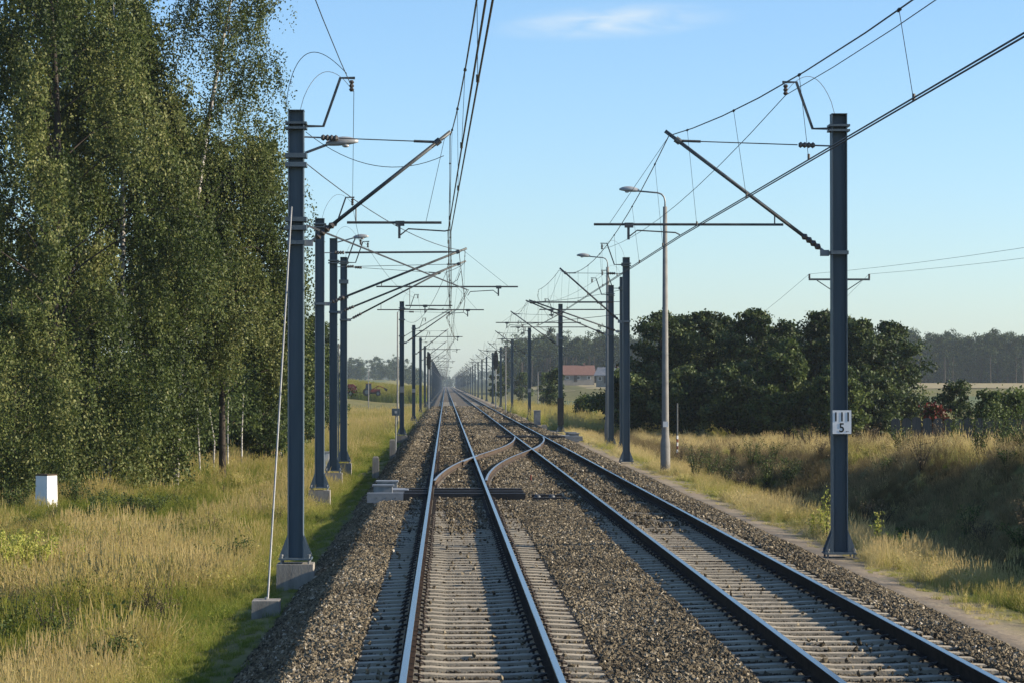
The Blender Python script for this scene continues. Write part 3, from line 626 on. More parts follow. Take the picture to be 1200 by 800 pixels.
wp = thing('boundary_post', 'white painted concrete post with rusty cap in tall grass near the birches', 'post', (wx(57, 84), 84, tz(wx(57, 84), 84)), R(-32))
MB().box(-.27, .27, -.27, .27, -.3, wz(556, 84) - tz(wx(57, 84), 84), 0, .03, .03).build('post', M['white'], wp)
hh = wz(556, 84) - tz(wx(57, 84), 84); MB().box(-.25, .25, -.25, .25, hh, hh + .05).build('cap', M['railrust'], wp)
def marker(px, d, top, w, label, mat='concrete', hole=True):
    x = wx(px, d); zb = min(tz(x, d), wz(top, d) - .3); H = wz(top, d) - zb
    t = thing('marker_block', label, 'marker', (x, d, zb)); MB().box(-w / 2, w / 2, -.12, .12, -.2, H - .06, 0, .01, .01).box(-w / 2 + .03, w / 2 - .03, -.09, .09, H - .06, H, 0, .02, .02).build('block', M[mat], t); return t
marker(440.5, 98, 534, .26, 'small grey concrete marker near the ballast foot, before the point machine boxes')
marker(460, 122, 514, .28, 'small grey concrete marker farther on beside the ballast foot, by the blue box')
marker(638, 172, 497, .34, 'low pale block left of the mast with the dark cable cover')
def cabinet(px, d, base, w, H, label, mat='white', name='trackside_cabinet'):
    x = wx(px, d); zb = min(wz(base, d), tz(x, d) + .3); t = thing(name, label, 'cabinet', (x, d, zb))
    MB().box(-w / 2, w / 2, -.22, .22, -.4, H - .05).build('body', M[mat], t); MB().box(-w / 2 - .03, w / 2 + .03, -.26, .26, H - .05, H, 0, .02, .02).build('lid', M['galv'], t)
    MB().box(-w / 2 + .04, w / 2 - .04, -.232, -.221, .06, H - .12).build('door', M[mat], t); return t
cabinet(382, 108, 545, .36, .95, 'white narrow cabinet half hidden between two masts on the left bank')
cabinet(629.5, 200, 492, .52, .85, 'pale grey trackside cabinet right of the second track near far masts', 'galv')
bb = thing('small_signal_box', 'small dark blue box on a thin post in the grass left of the tracks', 'box', (wx(464, 128), 128, tz(wx(464, 128), 128)))
hb = wz(478, 128) - bb.location.z
MB().tube([(0, 0, -.2), (0, 0, hb - .35)], .03, 6).build('post', M['galv'], bb); MB().box(-.2, .2, -.12, .12, hb - .36, hb).build('box', M['steel'], bb); MB().box(-.06, .06, -.126, -.121, hb - .24, hb - .12).build('lens', M['glass'], bb)
ws = thing('warning_post', 'thin post with red and white bands at its foot before the dark trees', 'post', (wx(794, 118), 118, tz(wx(794, 118), 118)))
MB().tube([(0, 0, -.2), (0, 0, .15)], .045, 8).build('base', M['pole_conc'], ws)
for k in range(6): MB().tube([(0, 0, .15 + k * .16), (0, 0, .31 + k * .16)], .046, 8).build('band', M['redpaint'] if k % 2 == 0 else M['white'], ws)
MB().tube([(0, 0, 1.11), (0, 0, 2.6)], .04, 8).build('pole', M['tube'], ws)
def signal(label, px, d, top, side=1):
    x = wx(px, d); zb = min(tz(x, d), -.5); H = wz(top, d) - zb
    t = thing('light_signal', label, 'signal', (x, d, zb)); MB().tube([(0, .1, -.2), (0, .1, H)], .06, 8).build('post', M['galv'], t)
    hd = MB(); n = 16; w, h = .30, 1.05; ring = [(w * math.cos(a), h * max(-1, min(1, 1.12 * math.sin(a)))) for a in [2 * math.pi * k / n for k in range(n)]]
    hd.extrude([(p[0], H - h + p[1]) for p in ring], -.06, .02, 'y'); hd.build('head', M['black'], t)
    for k in range(4): MB().tube([(0, -.07, H - .35 - k * .42), (0, -.2, H - .35 - k * .42)], .11, 10).build('lens_hood', M['black'], t)
signal('black oval light signal right of the second track among far masts', 581, 300, 411)
signal('black oval light signal left of the straight main track among far masts', 502.5, 330, 413)

# ------------------------------------------------------------------ utility line right
ux, ud = wx(984.5, 80), 80.0; uz = tz(ux, ud); uh = wz(327, ud) - uz
up = thing('utility_pole', 'utility pole with a wide braced crossarm, behind the mast with the plate', 'utility pole', (ux, ud, uz))
MB().lathe((0, 0, -.3), [(.11, 0), (.085, uh + .6)], 10).build('pole', M['pole_conc'], up, smooth=True)
MB().box(-.96, .96, -.17, -.10, uh - .04, uh + .02).build('crossarm', M['tube'], up)
for s in (-1, 1):
    MB().tube([(s * .70, -.135, uh - .04), (s * .0, -.135, uh - .50)], .016, 5).build('brace', M['tube'], up)
    ii = MB(); ins_tube(ii, (s * .94, -.135, uh + .02), (s * .94, -.135, uh + .16), 3, .04); ii.build('pin_insulator', M['insul'], up)
for s, q in ((-1, (18.5, 20, 7.0)), (1, (20.4, 20, 7.0))):
    tag(MB().tube(sagline((ux + s * .94, ud - .13, uz + uh + .16), q, .5, 16), .0055, 4).build('power_wire', M['wire']), 'thin power wire running from the crossarm pole towards the upper right', 'wire', 'power wires from the crossarm pole')
for s, q in ((-1, (8.6, 176, 3.0)), (1, (14.5, 176, 3.0))):
    tag(MB().tube(sagline((ux + s * .94, ud - .13, uz + uh + .16), (ux + s * .94 + (q[0] - ux) * .6, 150, tz(15, 150) + 3.4), .9, 12), .0045, 4).build('power_wire', M['wire']), 'thin power wire sagging from the crossarm pole behind the dark trees', 'wire', 'power wires behind the trees')

# ------------------------------------------------------------------ fences on the right bank
fd = 112.0
cf = thing('board_fence', 'grey fence of wide round topped boards on the right bank', 'fence', (wx(1052, fd), fd, 0))
n_b = 21; fx0 = wx(1050, fd); 
bm = MB(); bw = .40; pr = [(-bw / 2, 0), (bw / 2, 0), (bw / 2, 1.42)] + [(bw / 2 * math.cos(a), 1.42 + .16 * math.sin(a)) for a in (math.pi * .2, math.pi * .4, math.pi * .6, math.pi * .8)] + [(-bw / 2, 1.42)]
bm.extrude(pr, -.03, .03, 'y'); bme = bm.mesh('board', M['fencewood'])
for k in range(n_b):
    x = wx(1052, fd) + k * .45; z = tz(x, fd + k * .1)
    b_ = link('board', bme, cf, (k * .45, k * -.04, .06 + .02 * (k % 3) + wz(490, fd) - 1.58 - .05 + random.uniform(-.04, .03))); b_.rotation_euler = (0, random.uniform(-.02, .02), R(-5))
for zz in (.5, 1.1): MB().tube([(-.2, .06, zz + wz(490, fd) - 1.58), (n_b * .45, .06 - n_b * .04, zz + wz(490, fd) - 1.58)], .035, 4).build('rail', M['fencewood'], cf)
mf = thing('wire_fence', 'low fence of thin dark posts with wires left of the board fence', 'fence', (wx(920, 118), 118, tz(wx(920, 118), 118)))
for k in range(7):
    x = k * .42 * 1.0; MB().box(x - .025, x + .025, -.025, .025, -.4, 1.25 + random.uniform(-.08, .08)).build('post', M['bark'], mf)
for zz in (.35, .7, 1.05): MB().tube([(0, .03, zz), (6 * .42, .03, zz)], .006, 4).build('wire', M['wire'], mf)

# ------------------------------------------------------------------ houses and tractor
def house(label, px, d, w, dep, hw, hr, roof, rz, base=None):
    x = wx(px, d); zb = tz(x, d) - .1 if base is None else base
    t = thing('house', label, 'house', (x, d, zb), rz)
    MB().box(-w / 2, w / 2, -dep / 2, dep / 2, -1, hw).build('wall', M['wallpale'], t)
    r = MB(); ov = .5
    r.extrude([(-dep / 2 - ov, hw - .25), (0, hw + hr), (dep / 2 + ov, hw - .25), (dep / 2 + ov, hw - .05), (0, hw + hr + .22), (-dep / 2 - ov, hw - .05)], -w / 2 - ov, w / 2 + ov, 'x'); ro = r.build('roof', roof, t)
    g = MB()
    for s in (-1, 1): g.add([(s * w / 2, -dep / 2, hw), (s * w / 2, dep / 2, hw), (s * w / 2, 0, hw + hr)], [(0, 1, 2)])
    g.build('gable', M['wallpale'], t)
    MB().box(w * .2, w * .2 + .6, -.3, .3, hw + hr - .6, hw + hr + .9).build('chimney', M['roofred'], ro)
    for k in range(3):
        xx = -w / 2 + w * (k + .5) / 3; wd = MB().box(xx - .55, xx + .55, -dep / 2 - .04, -dep / 2 + .02, hw * .35, hw * .8).build('window', M['white'], t)
        MB().box(xx - .45, xx + .45, -dep / 2 - .06, -dep / 2 - .041, hw * .38, hw * .77).build('pane', M['window'], wd)
    MB().box(-w * .08 - .5, -w * .08 + .5, -dep / 2 - .05, -dep / 2 + .02, 0, 2.0).build('door', M['bark'], t)
    return t
house('pale house with a red tiled roof before the far pine wood', 676, 760, 9.6, 7, 2.2, 2.5, M['roofred'], R(4), wz(447.0, 760))
house('low house with a grey roof beside the red roofed house', 716, 690, 6.5, 6, 2.2, 1.9, M['roofgrey'], R(-20), wz(448.5, 690))
def wheel(parent, x, z, r, w):
    for s in (-1, 1):
        ty = MB(); ty.tube([(x, s * .75 - w / 2, z), (x, s * .75 + w / 2, z)], r, 18); o = ty.build('wheel', M['rubber'], parent)
        MB().tube([(x, s * (.75 + w / 2) - .01, z), (x, s * (.75 + w / 2) + .03, z)], r * .5, 12).build('rim', M['steel'], o)
td = 500.0; tx_ = wx(437, td); tzb = wz(463.5, td)
tr = thing('tractor', 'dark red farm tractor with a raised front loader before the corn', 'tractor', (tx_, td, tzb))
wheel(tr, -1.15, .78, .78, .45); wheel(tr, 1.05, .5, .5, .35)
MB().box(-.9, 1.5, -.38, .38, .75, 1.35, 0, .05, .05).build('bonnet', M['redpaint'], tr); MB().box(-1.5, 1.3, -.3, .3, .45, .78).build('chassis', M['black'], tr)
MB().box(-1.45, -.2, -.6, .6, 1.2, 2.35, 0, .12, .08).build('cab', M['window'], tr); MB().box(-1.5, -.15, -.68, .68, 2.35, 2.47).build('cab_roof', M['redpaint'], tr)
for s in (-1, 1): MB().tube([(-.1, s * .6, 1.3), (1.2, s * .6, 2.0), (2.3, s * .6, 1.5)], .08, 6).build('loader_arm', M['redpaint'], tr)
MB().extrude([(2.2, 1.7), (2.9, 1.3), (2.7, .9), (2.3, 1.2)], -.8, .8, 'y').build('bucket', M['black'], tr)
MB().tube([(.8, 0, 1.3), (.8, 0, 2.1)], .05, 6).build('exhaust', M['black'], tr)
bl = thing('farm_trailer', 'rounded red farm machine behind the tractor', 'farm machine', (wx(411, td), td, tzb))
MB().extrude([(-1.0, .6), (1.0, .6), (1.25, 1.1), (1.1, 1.9), (.5, 2.35), (-.4, 2.35), (-1.0, 1.9), (-1.2, 1.2)], -.9, .9, 'y').build('body', M['redpaint'], bl); wheel(bl, 0, .5, .5, .35)
MB().tube([(1.0, 0, .7), (2.4, 0, .6)], .06, 6).build('drawbar', M['black'], bl)

# ------------------------------------------------------------------ trees
def leaf_quads(C, Lh, Wh, down=0.0, r=rng):
    N = len(C)
    u = r.normal(size=(N, 3)); u[:, 2] -= down; u /= np.linalg.norm(u, axis=1)[:, None] + 1e-9
    n = r.normal(size=(N, 3)); v = np.cross(u, n); v /= np.linalg.norm(v, axis=1)[:, None] + 1e-9
    s = r.uniform(.7, 1.25, (N, 1)); u = u * Lh * s; v = v * Wh * s
    V = np.stack([C - u, C + v - u * .1, C + u, C - v - u * .1], 1).reshape(-1, 3)
    return V, np.arange(4 * N).reshape(N, 4)
def limb_mesh(mb, pts, r0, r1, n=6):
    k = len(pts); mb.tube(pts, [r0 + (r1 - r0) * i / (k - 1) for i in range(k)], n)
def tree(name, label, x, d, H, crown, mat, bark, leaf=.07, seed=0, z=None, group=None, style='broad', tr=.16, nl=26, npl=460, lean=(0, 0), bare=.12, cat='tree'):
    """crown(q) -> radius at relative height q"""
    r = np.random.default_rng(seed + 100); zb = tz(x, d) if z is None else z
    t = thing(name, label, cat, (x, d, zb - .1), 0, group)
    tk = MB(); tp = []; tpn = []
    bend = r.uniform(-.04, .04, 2)
    for k in range(9):
        q = k / 8; p = np.array([lean[0] * q + bend[0] * H * math.sin(q * 3), lean[1] * q + bend[1] * H * math.sin(q * 3), H * q * .97]); tp.append(tuple(p)); tpn.append(p)
    limb_mesh(tk, tp, tr, tr * .12, 8); tpn = np.array(tpn); lb_ = MB()
    Cs = []; Ts = []
    for i in range(nl):
        q = bare + (1 - bare) * (i + r.uniform(0, 1)) / nl; q = min(q, .985)
        base = np.array([np.interp(q, np.linspace(0, 1, 9), tpn[:, k]) for k in range(3)])
        az = i * 2.399 + r.uniform(-.5, .5); rad = crown(q) * r.uniform(.62, 1.08)
        rise = (.55 if style != 'weep' else .35) * rad * r.uniform(.3, 1.1)
        start = base - np.array([0, 0, min(rad * .5, base[2] * .5)])
        pts = []
        for k in range(6):
            w = k / 5; p = start + np.array([math.cos(az) * rad * w, math.sin(az) * rad * w, rad * .5 * w + rise * math.sin(w * 1.7) - (.35 * rad * w ** 3 if style == 'weep' else 0)]); pts.append(p)
        limb_mesh(lb_, [tuple(p) for p in pts], max(.016, tr * .24 * (1 - q * .6)), .007, 5)
        pts = np.array(pts)
        if style == 'weep':
            ns = max(6, int(npl / 14)); bt = r.uniform(.05, .75); sg_ = r.uniform(.28, .55)
            for s_ in range(ns):
                w = r.uniform(.3, 1.0) ** .6; p = np.array([np.interp(w, np.linspace(0, 1, 6), pts[:, k]) for k in range(3)]) + r.normal(size=3) * sg_
                ln = r.uniform(.5, 3.0) * (1 if rad > 1.5 else .5); m = int(41 * r.uniform(.6, 1.3)); tt = r.uniform(0, 1, m)
                c = p + np.stack([tt * .22 * math.cos(az) * ln + r.normal(size=m) * .10, tt * .22 * math.sin(az) * ln + r.normal(size=m) * .10, -tt * ln], 1)
                Cs.append(c); Ts.append(np.clip(bt + r.uniform(-.15, .3) + r.normal(size=m) * .18, 0, 1))
        else:
            nb = max(3, int(npl / 75))
            for s_ in range(nb):
                w = r.uniform(.4, 1.0); p = np.array([np.interp(w, np.linspace(0, 1, 6), pts[:, k]) for k in range(3)]) + r.normal(size=3) * .16 * rad
                m = 75; br_ = r.uniform(.26, .60) * max(.8, rad * .5)
                g = r.normal(size=(m, 3)); g /= np.linalg.norm(g, axis=1)[:, None]; c = p + g * (br_ * (r.uniform(.35, 1.1, (m, 1)) + .7 * (r.random((m, 1)) < .18) * r.random((m, 1)))) * np.array([1.15, 1.15, .8])
                Cs.append(c); Ts.append(np.clip(r.uniform(.0, .85) + g[:, 2] * .12 + r.normal(size=m) * .15, 0, 1))
    C = np.concatenate(Cs); T = np.concatenate(Ts); keep = C[:, 2] > .15; C = C[keep]; T = T[keep]
    V, Fq = leaf_quads(C, leaf, leaf * .62, .9 if style == 'weep' else .2, r)
    tk.build('trunk', bark, t, smooth=True); lb_.build('limbs', M['bark'], t, smooth=True)
    link('crown', np_mesh('crown', V, Fq, mat, T), t)
    return t
def egg(R_, lo=.1, peak=.45, top=.12):
    return lambda q: R_ * (np.interp(q, [0, lo, peak, .8, 1], [.55, .8, 1, .62, top]))
BT = (('huge weeping birch with dense hanging foliage, at the outer edge of the birch group', 45, 98, 24, 6.3, .38, .069, 62, 820, .26, 0, .08, 'bark'),
      ('weeping birch with sparse drooping top against the sky', 205, 106, 25, 4.1, .3, .057, 44, 540, .2, 3.2, .30, 'birchbark'),
      ('rounded dark birch leaning out towards the tracks beneath the sparse one', 262, 110, 15.4, 3.9, .40, .068, 48, 900, .17, .6, .38, 'bark'),
      ('birch filling the middle of the group with foliage down to the grass', 125, 104, 20.5, 4.8, .4, .069, 48, 960, .2, .2, .08, 'birchbark'),
      ('low young birch spreading over the grass behind the white post', 15, 90, 7.5, 3.3, .3, .058, 28, 640, .12, 0, .05, 'bark'),
      ('birch at the outermost end of the group, crown reaching high over the white post', -25, 108, 25, 5.2, .5, .092, 32, 560, .2, 0, .12, 'bark'),
      ('tall backmost birch rising behind the rest of the birch group', 110, 118, 26, 5.6, .5, .092, 34, 620, .22, 0, .15, 'birchbark'))
for k, (lab, px, d, H, rr, top, lf, nl_, npl_, tr_, ln_, ba_, bk) in enumerate(BT):
    tree('birch_tree', lab, wx(px, d), d, H, egg(rr, .08, .5, top), M['leaf_birch'], M[bk], lf, 1 + k, style='weep', nl=nl_, npl=npl_, tr=tr_, lean=(ln_, 0), bare=ba_, group='birches at the left')
sp = [(228, 130, 6.2, 1.5, 'slim young tree at the wood edge right of the birches'), (262, 138, 7.4, 1.7, 'young leafy tree with pale stem under the leaning birch'), (295, 140, 7.0, 1.6, 'bushy young tree just behind the wire stay'), (322, 150, 10.6, 1.8, 'pointed tall tree rising behind the wire stay'), (340, 146, 6.4, 1.5, 'low green tree behind the foot of the tall anchor mast'), (362, 185, 9.2, 1.7, 'loose green tree seen between two left masts'), (375, 215, 7.0, 1.6, 'far green tree left of the green crop field'), (350, 165, 8.4, 2.0, 'green tree between the tall anchor mast and the next mast'), (378, 190, 9.0, 2.0, 'green tree behind the white narrow cabinet'), (388, 240, 7.6, 2.0, 'small green tree at the near end of the crop field'), (310, 130, 5.6, 1.9, 'low leafy tree at the wire stay, edge of the wood'), (180, 128, 7.0, 2.2, 'dense bushy tree at the foot of the birch group'), (60, 118, 7.5, 3.0, 'broad shrubby tree in the shade of the birches'), (278, 160, 9.0, 2.0, 'rear green tree behind the young leafy tree')]
for k, (px, d, H, rr, lab) in enumerate(sp):
    tree('young_tree', lab, wx(px, d), d, H, egg(rr, .05, .4, .15), M['leaf_mid'], M['bark'] if k % 3 else M['birchbark'], .088, 20 + k, nl=40, npl=240, tr=.07, bare=.08, group='young trees at the left wood edge')
st = [(236, 118), (251, 121), (268, 124), (284, 126), (330, 132), (346, 136)]
rt = [(775, 182, 364, 2.7, 'tall dark tree nearest the concrete lamp post, first of the dark row'), (738, 176, 440, 2.2, 'low dark shrubby tree at the outer end of the dark row by the masts'), (826, 184, 362, 2.7, 'dark rounded tree right of the concrete lamp post'), (884, 180, 360, 2.8, 'dark broad tree in the middle of the row, level topped'), (925, 172, 398, 2.1, 'lighter green lower tree in front of the dark row'), (962, 182, 362, 2.3, 'dark tree behind the mast with the plate, peaked top'), (1008, 178, 372, 2.7, 'dark tree just right of the mast with the plate'), (1048, 180, 378, 2.7, 'dark sunlit tree at the field end of the dark row'), (800, 174, 430, 2.2, 'dark low tree filling the row behind the warning post'), (860, 172, 428, 2.3, 'dark low tree under the broad middle tree'), (900, 170, 455, 1.8, 'small grey green bush tree at the foot of the row'), (985, 168, 430, 2.0, 'grey green loose tree beside the plate mast'), (1022, 170, 440, 2.0, 'low dark tree before the field end of the row'), (852, 188, 372, 2.4, 'dark tree wedged behind two crowns right of the lamp post'), (802, 190, 368, 2.4, 'dark tree wedged directly behind the concrete lamp post'), (925, 190, 378, 2.4, 'dark tree rising behind the lighter green lower tree'), (986, 190, 368, 2.3, 'dark tree filling the gap beside the plate mast')]
for k, (px, d, top, rr, lab) in enumerate(rt):
    x = wx(px, d); H = wz(top, d) - tz(x, d)
    tree('row_tree', lab, x, d, H, egg(rr * 1.14, .04, .42, .14), M['leaf_dark'] if k not in (4, 10, 11) else M['leaf_mid'], M['bark'], .122, 60 + k, nl=45, npl=450, tr=.15, bare=.04, group='dark trees in a row beyond the right bank')
sh = [(685, 236, 464, 488, 1.0, 'leaf_mid', 'round green bush alone in the dry meadow'), (1122, 150, 447, 486, 1.5, 'leaf_dark', 'rounded small tree above the board fence'), (1163, 140, 458, 490, 1.3, 'leaf_mid', 'loose green bush behind the board fence'), (1192, 130, 455, 492, 1.2, 'leaf_mid', 'bush with bright leaves at the end of the board fence'), (1096, 118, 474, 500, .32, 'leaf_red', 'small bush with red flowers at the near end of the board fence'), (652, 300, 430, 470, 1.3, 'leaf_dark', 'dark small tree left of the red roofed house'), (640, 420, 436, 462, 1.6, 'leaf_mid', 'green bush in the field before the pine wood'), (583, 480, 420, 462, 2.4, 'leaf_dark', 'green tree standing behind the far right masts'), (612, 520, 436, 458, 2.6, 'leaf_mid', 'green bushes mound on the golden rise')]
for k, (px, d, top, base, rr, mt, lab) in enumerate(sh):
    x = wx(px, d); zb = tz(x, d); H = max(wz(top, d) - zb, .8)
    tree('shrub', lab, x, d, H, egg(rr, .05, .4, .3), M[mt], M['bark'], .07 + d * .0002, 90 + k, nl=22, npl=260, tr=.05, bare=.05, cat='bush')

# ------------------------------------------------------------------ scatter with geometry nodes (uncountable cover)
def scatter(name, objs, P, rot, scl, tint, idx, kind='stuff'):
    c = bpy.data.collections.new(name + '_pieces')
    for o in objs: c.objects.link(o)
    me = bpy.data.meshes.new(name); N = len(P); me.vertices.add(N); me.vertices.foreach_set('co', np.ascontiguousarray(P, np.float32).ravel())
    for nm, ty, da in (('rot', 'FLOAT_VECTOR', rot), ('scl', 'FLOAT_VECTOR', scl), ('tint', 'FLOAT', tint), ('idx', 'INT', idx)):
        a = me.attributes.new(nm, ty, 'POINT'); arr = np.ascontiguousarray(da, np.int32 if ty == 'INT' else np.float32).ravel(); a.data.foreach_set('vector' if ty == 'FLOAT_VECTOR' else 'value', arr)
    o = link(name, me); tag(o, kind=kind)
    ng = bpy.data.node_groups.new(name, 'GeometryNodeTree'); ng.interface.new_socket('Geometry', in_out='INPUT', socket_type='NodeSocketGeometry'); ng.interface.new_socket('Geometry', in_out='OUTPUT', socket_type='NodeSocketGeometry')
    nd, lk = ng.nodes, ng.links; gi = nd.new('NodeGroupInput'); go = nd.new('NodeGroupOutput'); ip = nd.new('GeometryNodeInstanceOnPoints'); ci = nd.new('GeometryNodeCollectionInfo')
    ci.inputs['Collection'].default_value = c; ci.inputs['Separate Children'].default_value = True; ci.inputs['Reset Children'].default_value = True
    def na(n, ty): a = nd.new('GeometryNodeInputNamedAttribute'); a.data_type = ty; a.inputs[0].default_value = n; return a.outputs[0]
    er = nd.new('FunctionNodeEulerToRotation'); lk.new(na('rot', 'FLOAT_VECTOR'), er.inputs[0])
    lk.new(gi.outputs[0], ip.inputs['Points']); lk.new(ci.outputs[0], ip.inputs['Instance']); ip.inputs['Pick Instance'].default_value = True
    lk.new(na('idx', 'INT'), ip.inputs['Instance Index']); lk.new(er.outputs[0], ip.inputs['Rotation']); lk.new(na('scl', 'FLOAT_VECTOR'), ip.inputs['Scale']); lk.new(ip.outputs[0], go.inputs[0])
    mod = o.modifiers.new('scatter', 'NODES'); mod.node_group = ng
    return o
def visible(x, y, m=.6):       # inside the field of view, with a margin for a step to the side
    return (y > 18) & (x > CX - .174 * y - m - 1.5) & (x < CX + .226 * y + m + 1.5)
# stones
def stone_obj(k):
    r = np.random.default_rng(k); 
    base = np.array([(0, 0, 1), (.94, 0, .33), (-.47, .82, .33), (-.47, -.82, .33), (.47, .82, -.33), (.47, -.82, -.33), (-.94, 0, -.33), (0, 0, -1)])
    v = base * r.uniform(.65, 1.25, (8, 1)) * np.array([1.25, 1.0, .75]) + r.normal(size=(8, 3)) * .14
    f = [(0, 1, 4), (0, 4, 2), (0, 2, 6), (0, 6, 3), (0, 3, 5), (0, 5, 1), (7, 4, 1), (7, 2, 4), (7, 6, 2), (7, 3, 6), (7, 5, 3), (7, 1, 5)]
    me = bpy.data.meshes.new('stone'); me.from_pydata([tuple(p) for p in v], [], f); me.materials.append(M['stones']); return bpy.data.objects.new('stone_piece', me)
stones = [stone_obj(k) for k in range(8)]
def stone_points(y0, y1, dens, size):
    A = (6.75 + 3.15) * (y1 - y0); N = int(A * dens); x = rng.uniform(-3.12, 6.72, N); y = rng.uniform(y0, y1, N)
    inner = np.zeros(N, bool); onrail = np.zeros(N, bool); body = np.zeros(N, bool)
    for x0 in TX:
        dx = np.abs(x - x0); body |= dx < 1.30; onrail |= np.abs(dx - .7535) < .17
    o = np.array([cross_o(q) for q in y]); cr_ = (y > SWITCH0 + 2) & (y < SWITCH1 - 2) & (np.abs(x - o) < 1.0); onrail |= cr_ & (np.abs(np.abs(x - o) - .7535) < .14)
    near = y < 52
    cov = (vnoise(x, y, 1.4) * .5 + vnoise(x + 30, y, 4) * .5)
    pkeep = np.ones(N)
    ph = np.minimum(np.abs(((y - 14) / .6) % 1), 1 - np.abs(((y - 14) / .6) % 1)) * .6     # distance to the next sleeper of the first track
    ph2 = np.minimum(np.abs(((y - 14.27) / .6) % 1), 1 - np.abs(((y - 14.27) / .6) % 1)) * .6
    p_ = np.where(x > 2, ph2, ph); ongap = p_ > .14
    pb = np.where(ongap, .95, .012 + .03 * (cov > .6))
    mid = np.zeros(N, bool)
    for x0 in TX: mid |= (np.abs(x - x0 - .1) < .42)
    farcov = np.where(mid, .85 * (cov > .38), .30 * (cov > .5) + .06)
    w = np.clip((y - 50) / 16, 0, 1); pb = pb * (1 - w) + np.maximum(farcov, pb * .6) * w
    pkeep = np.where(body, pb, 1.0); pkeep[onrail] = 0
    inx = cr_ & ~body; pkeep[inx] *= .35
    k = (rng.random(N) < pkeep) & visible(x, y); x, y = x[k], y[k]; bd = body[k]; pp = p_[k]
    z = bed_z(x, y) + size * .25 * rng.uniform(-.6, 1, len(x))
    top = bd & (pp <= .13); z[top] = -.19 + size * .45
    
    return x, y, z, bd & ~top
PX = []; 
for (y0, y1, dens, size) in ((20, 44, 560, .0255), (44, 75, 420, .0295), (75, 125, 200, .042), (125, 210, 80, .065), (210, 330, 26, .10)):
    x, y, z, gp = stone_points(y0, y1, dens, size); PX.append((x, y, z, np.where(gp & (y < 60), size * .75, size), gp))
x, y, z, sz, gp = [np.concatenate(a) for a in zip(*PX)]; N = len(x); print('stones', N)
sc_ = sz * rng.uniform(.6, 1.35, N)
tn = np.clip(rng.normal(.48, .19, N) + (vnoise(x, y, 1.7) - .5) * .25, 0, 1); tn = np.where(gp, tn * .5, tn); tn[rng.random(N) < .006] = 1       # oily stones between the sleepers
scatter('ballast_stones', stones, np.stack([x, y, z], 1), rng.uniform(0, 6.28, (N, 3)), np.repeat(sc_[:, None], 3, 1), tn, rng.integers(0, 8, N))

# grass
def clump_obj(k, n, h, spread, w, stalk=0.0, lean=.35):
    r = np.random.default_rng(200 + k); V = []; Fq = []; T = []
    for i in range(n):
        a = r.uniform(0, 6.28); rr = spread * math.sqrt(r.random()); bx_, by_ = rr * math.cos(a), rr * math.sin(a)
        hh = h * r.uniform(.55, 1.15); la = r.uniform(0, 6.28); ll = lean * hh * r.uniform(.2, 1.2); wa = r.uniform(0, 3.14); ww = w * r.uniform(.6, 1.2)
        cx2, sy = math.cos(wa) * ww / 2, math.sin(wa) * ww / 2; lx, ly = math.cos(la) * ll, math.sin(la) * ll
        o = len(V); V += [(bx_ - cx2, by_ - sy, -.06), (bx_ + cx2, by_ + sy, -.06), (bx_ + lx * .35 + cx2 * .8, by_ + ly * .35 + sy * .8, hh * .62), (bx_ + lx * .35 - cx2 * .8, by_ + ly * .35 - sy * .8, hh * .62), (bx_ + lx + cx2 * .15, by_ + ly + sy * .15, hh), (bx_ + lx - cx2 * .15, by_ + ly - sy * .15, hh)]
        Fq += [(o, o + 1, o + 2, o + 3), (o + 3, o + 2, o + 4, o + 5)]; t0 = r.normal() * .1; T += [t0 - .02, t0 + .08]
        if r.random() < stalk:
            hx, hy, hz = bx_ + lx * .8, by_ + ly * .8, hh * 1.22; e = .010
            for q in range(3):
                aa = q * 1.05; o = len(V); ca, sa = math.cos(aa) * .007, math.sin(aa) * .007
                V += [(hx - ca, hy - sa, hh * .98), (hx + ca, hy + sa, hh * .98), (hx + ca * .3 + lx * .1, hy + sa * .3 + ly * .1, hz), (hx - ca * .3 + lx * .1, hy - sa * .3 + ly * .1, hz)]; Fq.append((o, o + 1, o + 2, o + 3)); T.append(.3)
    me = np_mesh('grass_clump', np.array(V), np.array(Fq), M['grass'], np.array(T)); return bpy.data.objects.new('grass_piece_%02d' % k, me)
def forb_obj(k, h):      # low leafy herb
    r = np.random.default_rng(200 + k); C = []; 
    for i in range(9):
        a = r.uniform(0, 6.28); top = np.array([math.cos(a) * .22 * r.random(), math.sin(a) * .22 * r.random(), h * r.uniform(.5, 1.1)]); w = r.uniform(.2, 1, 12); C.append(top * w[:, None] + r.normal(size=(12, 3)) * .035)
    C = np.concatenate(C); V, Fq = leaf_quads(C, .034, .016, -.3, r)
    me = np_mesh('herb_clump', V, Fq, M['grass'], r.normal(size=len(Fq)) * .12 + .04); return bpy.data.objects.new('grass_piece_%02d' % k, me)
clumps = [clump_obj(0, 60, .50, .24, .0075, .3, .85), clump_obj(1, 54, .60, .26, .007, .45, .75), clump_obj(2, 64, .34, .24, .009, .08, .8), clump_obj(3, 60, .18, .24, .011, 0, 1.0), clump_obj(4, 46, .68, .24, .007, .6, .4), clump_obj(5, 40, .40, .28, .026, .1, .9), forb_obj(6, .34), forb_obj(7, .50)]
for k in range(8):      # the same clumps dead and brown, darkened to deepen the bank's shade
    m_ = clumps[k].data.copy(); m_.materials.clear(); m_.materials.append(M['scrub_shade']); clumps.append(bpy.data.objects.new('grass_piece_%02d' % (8 + k), m_))
GP = []
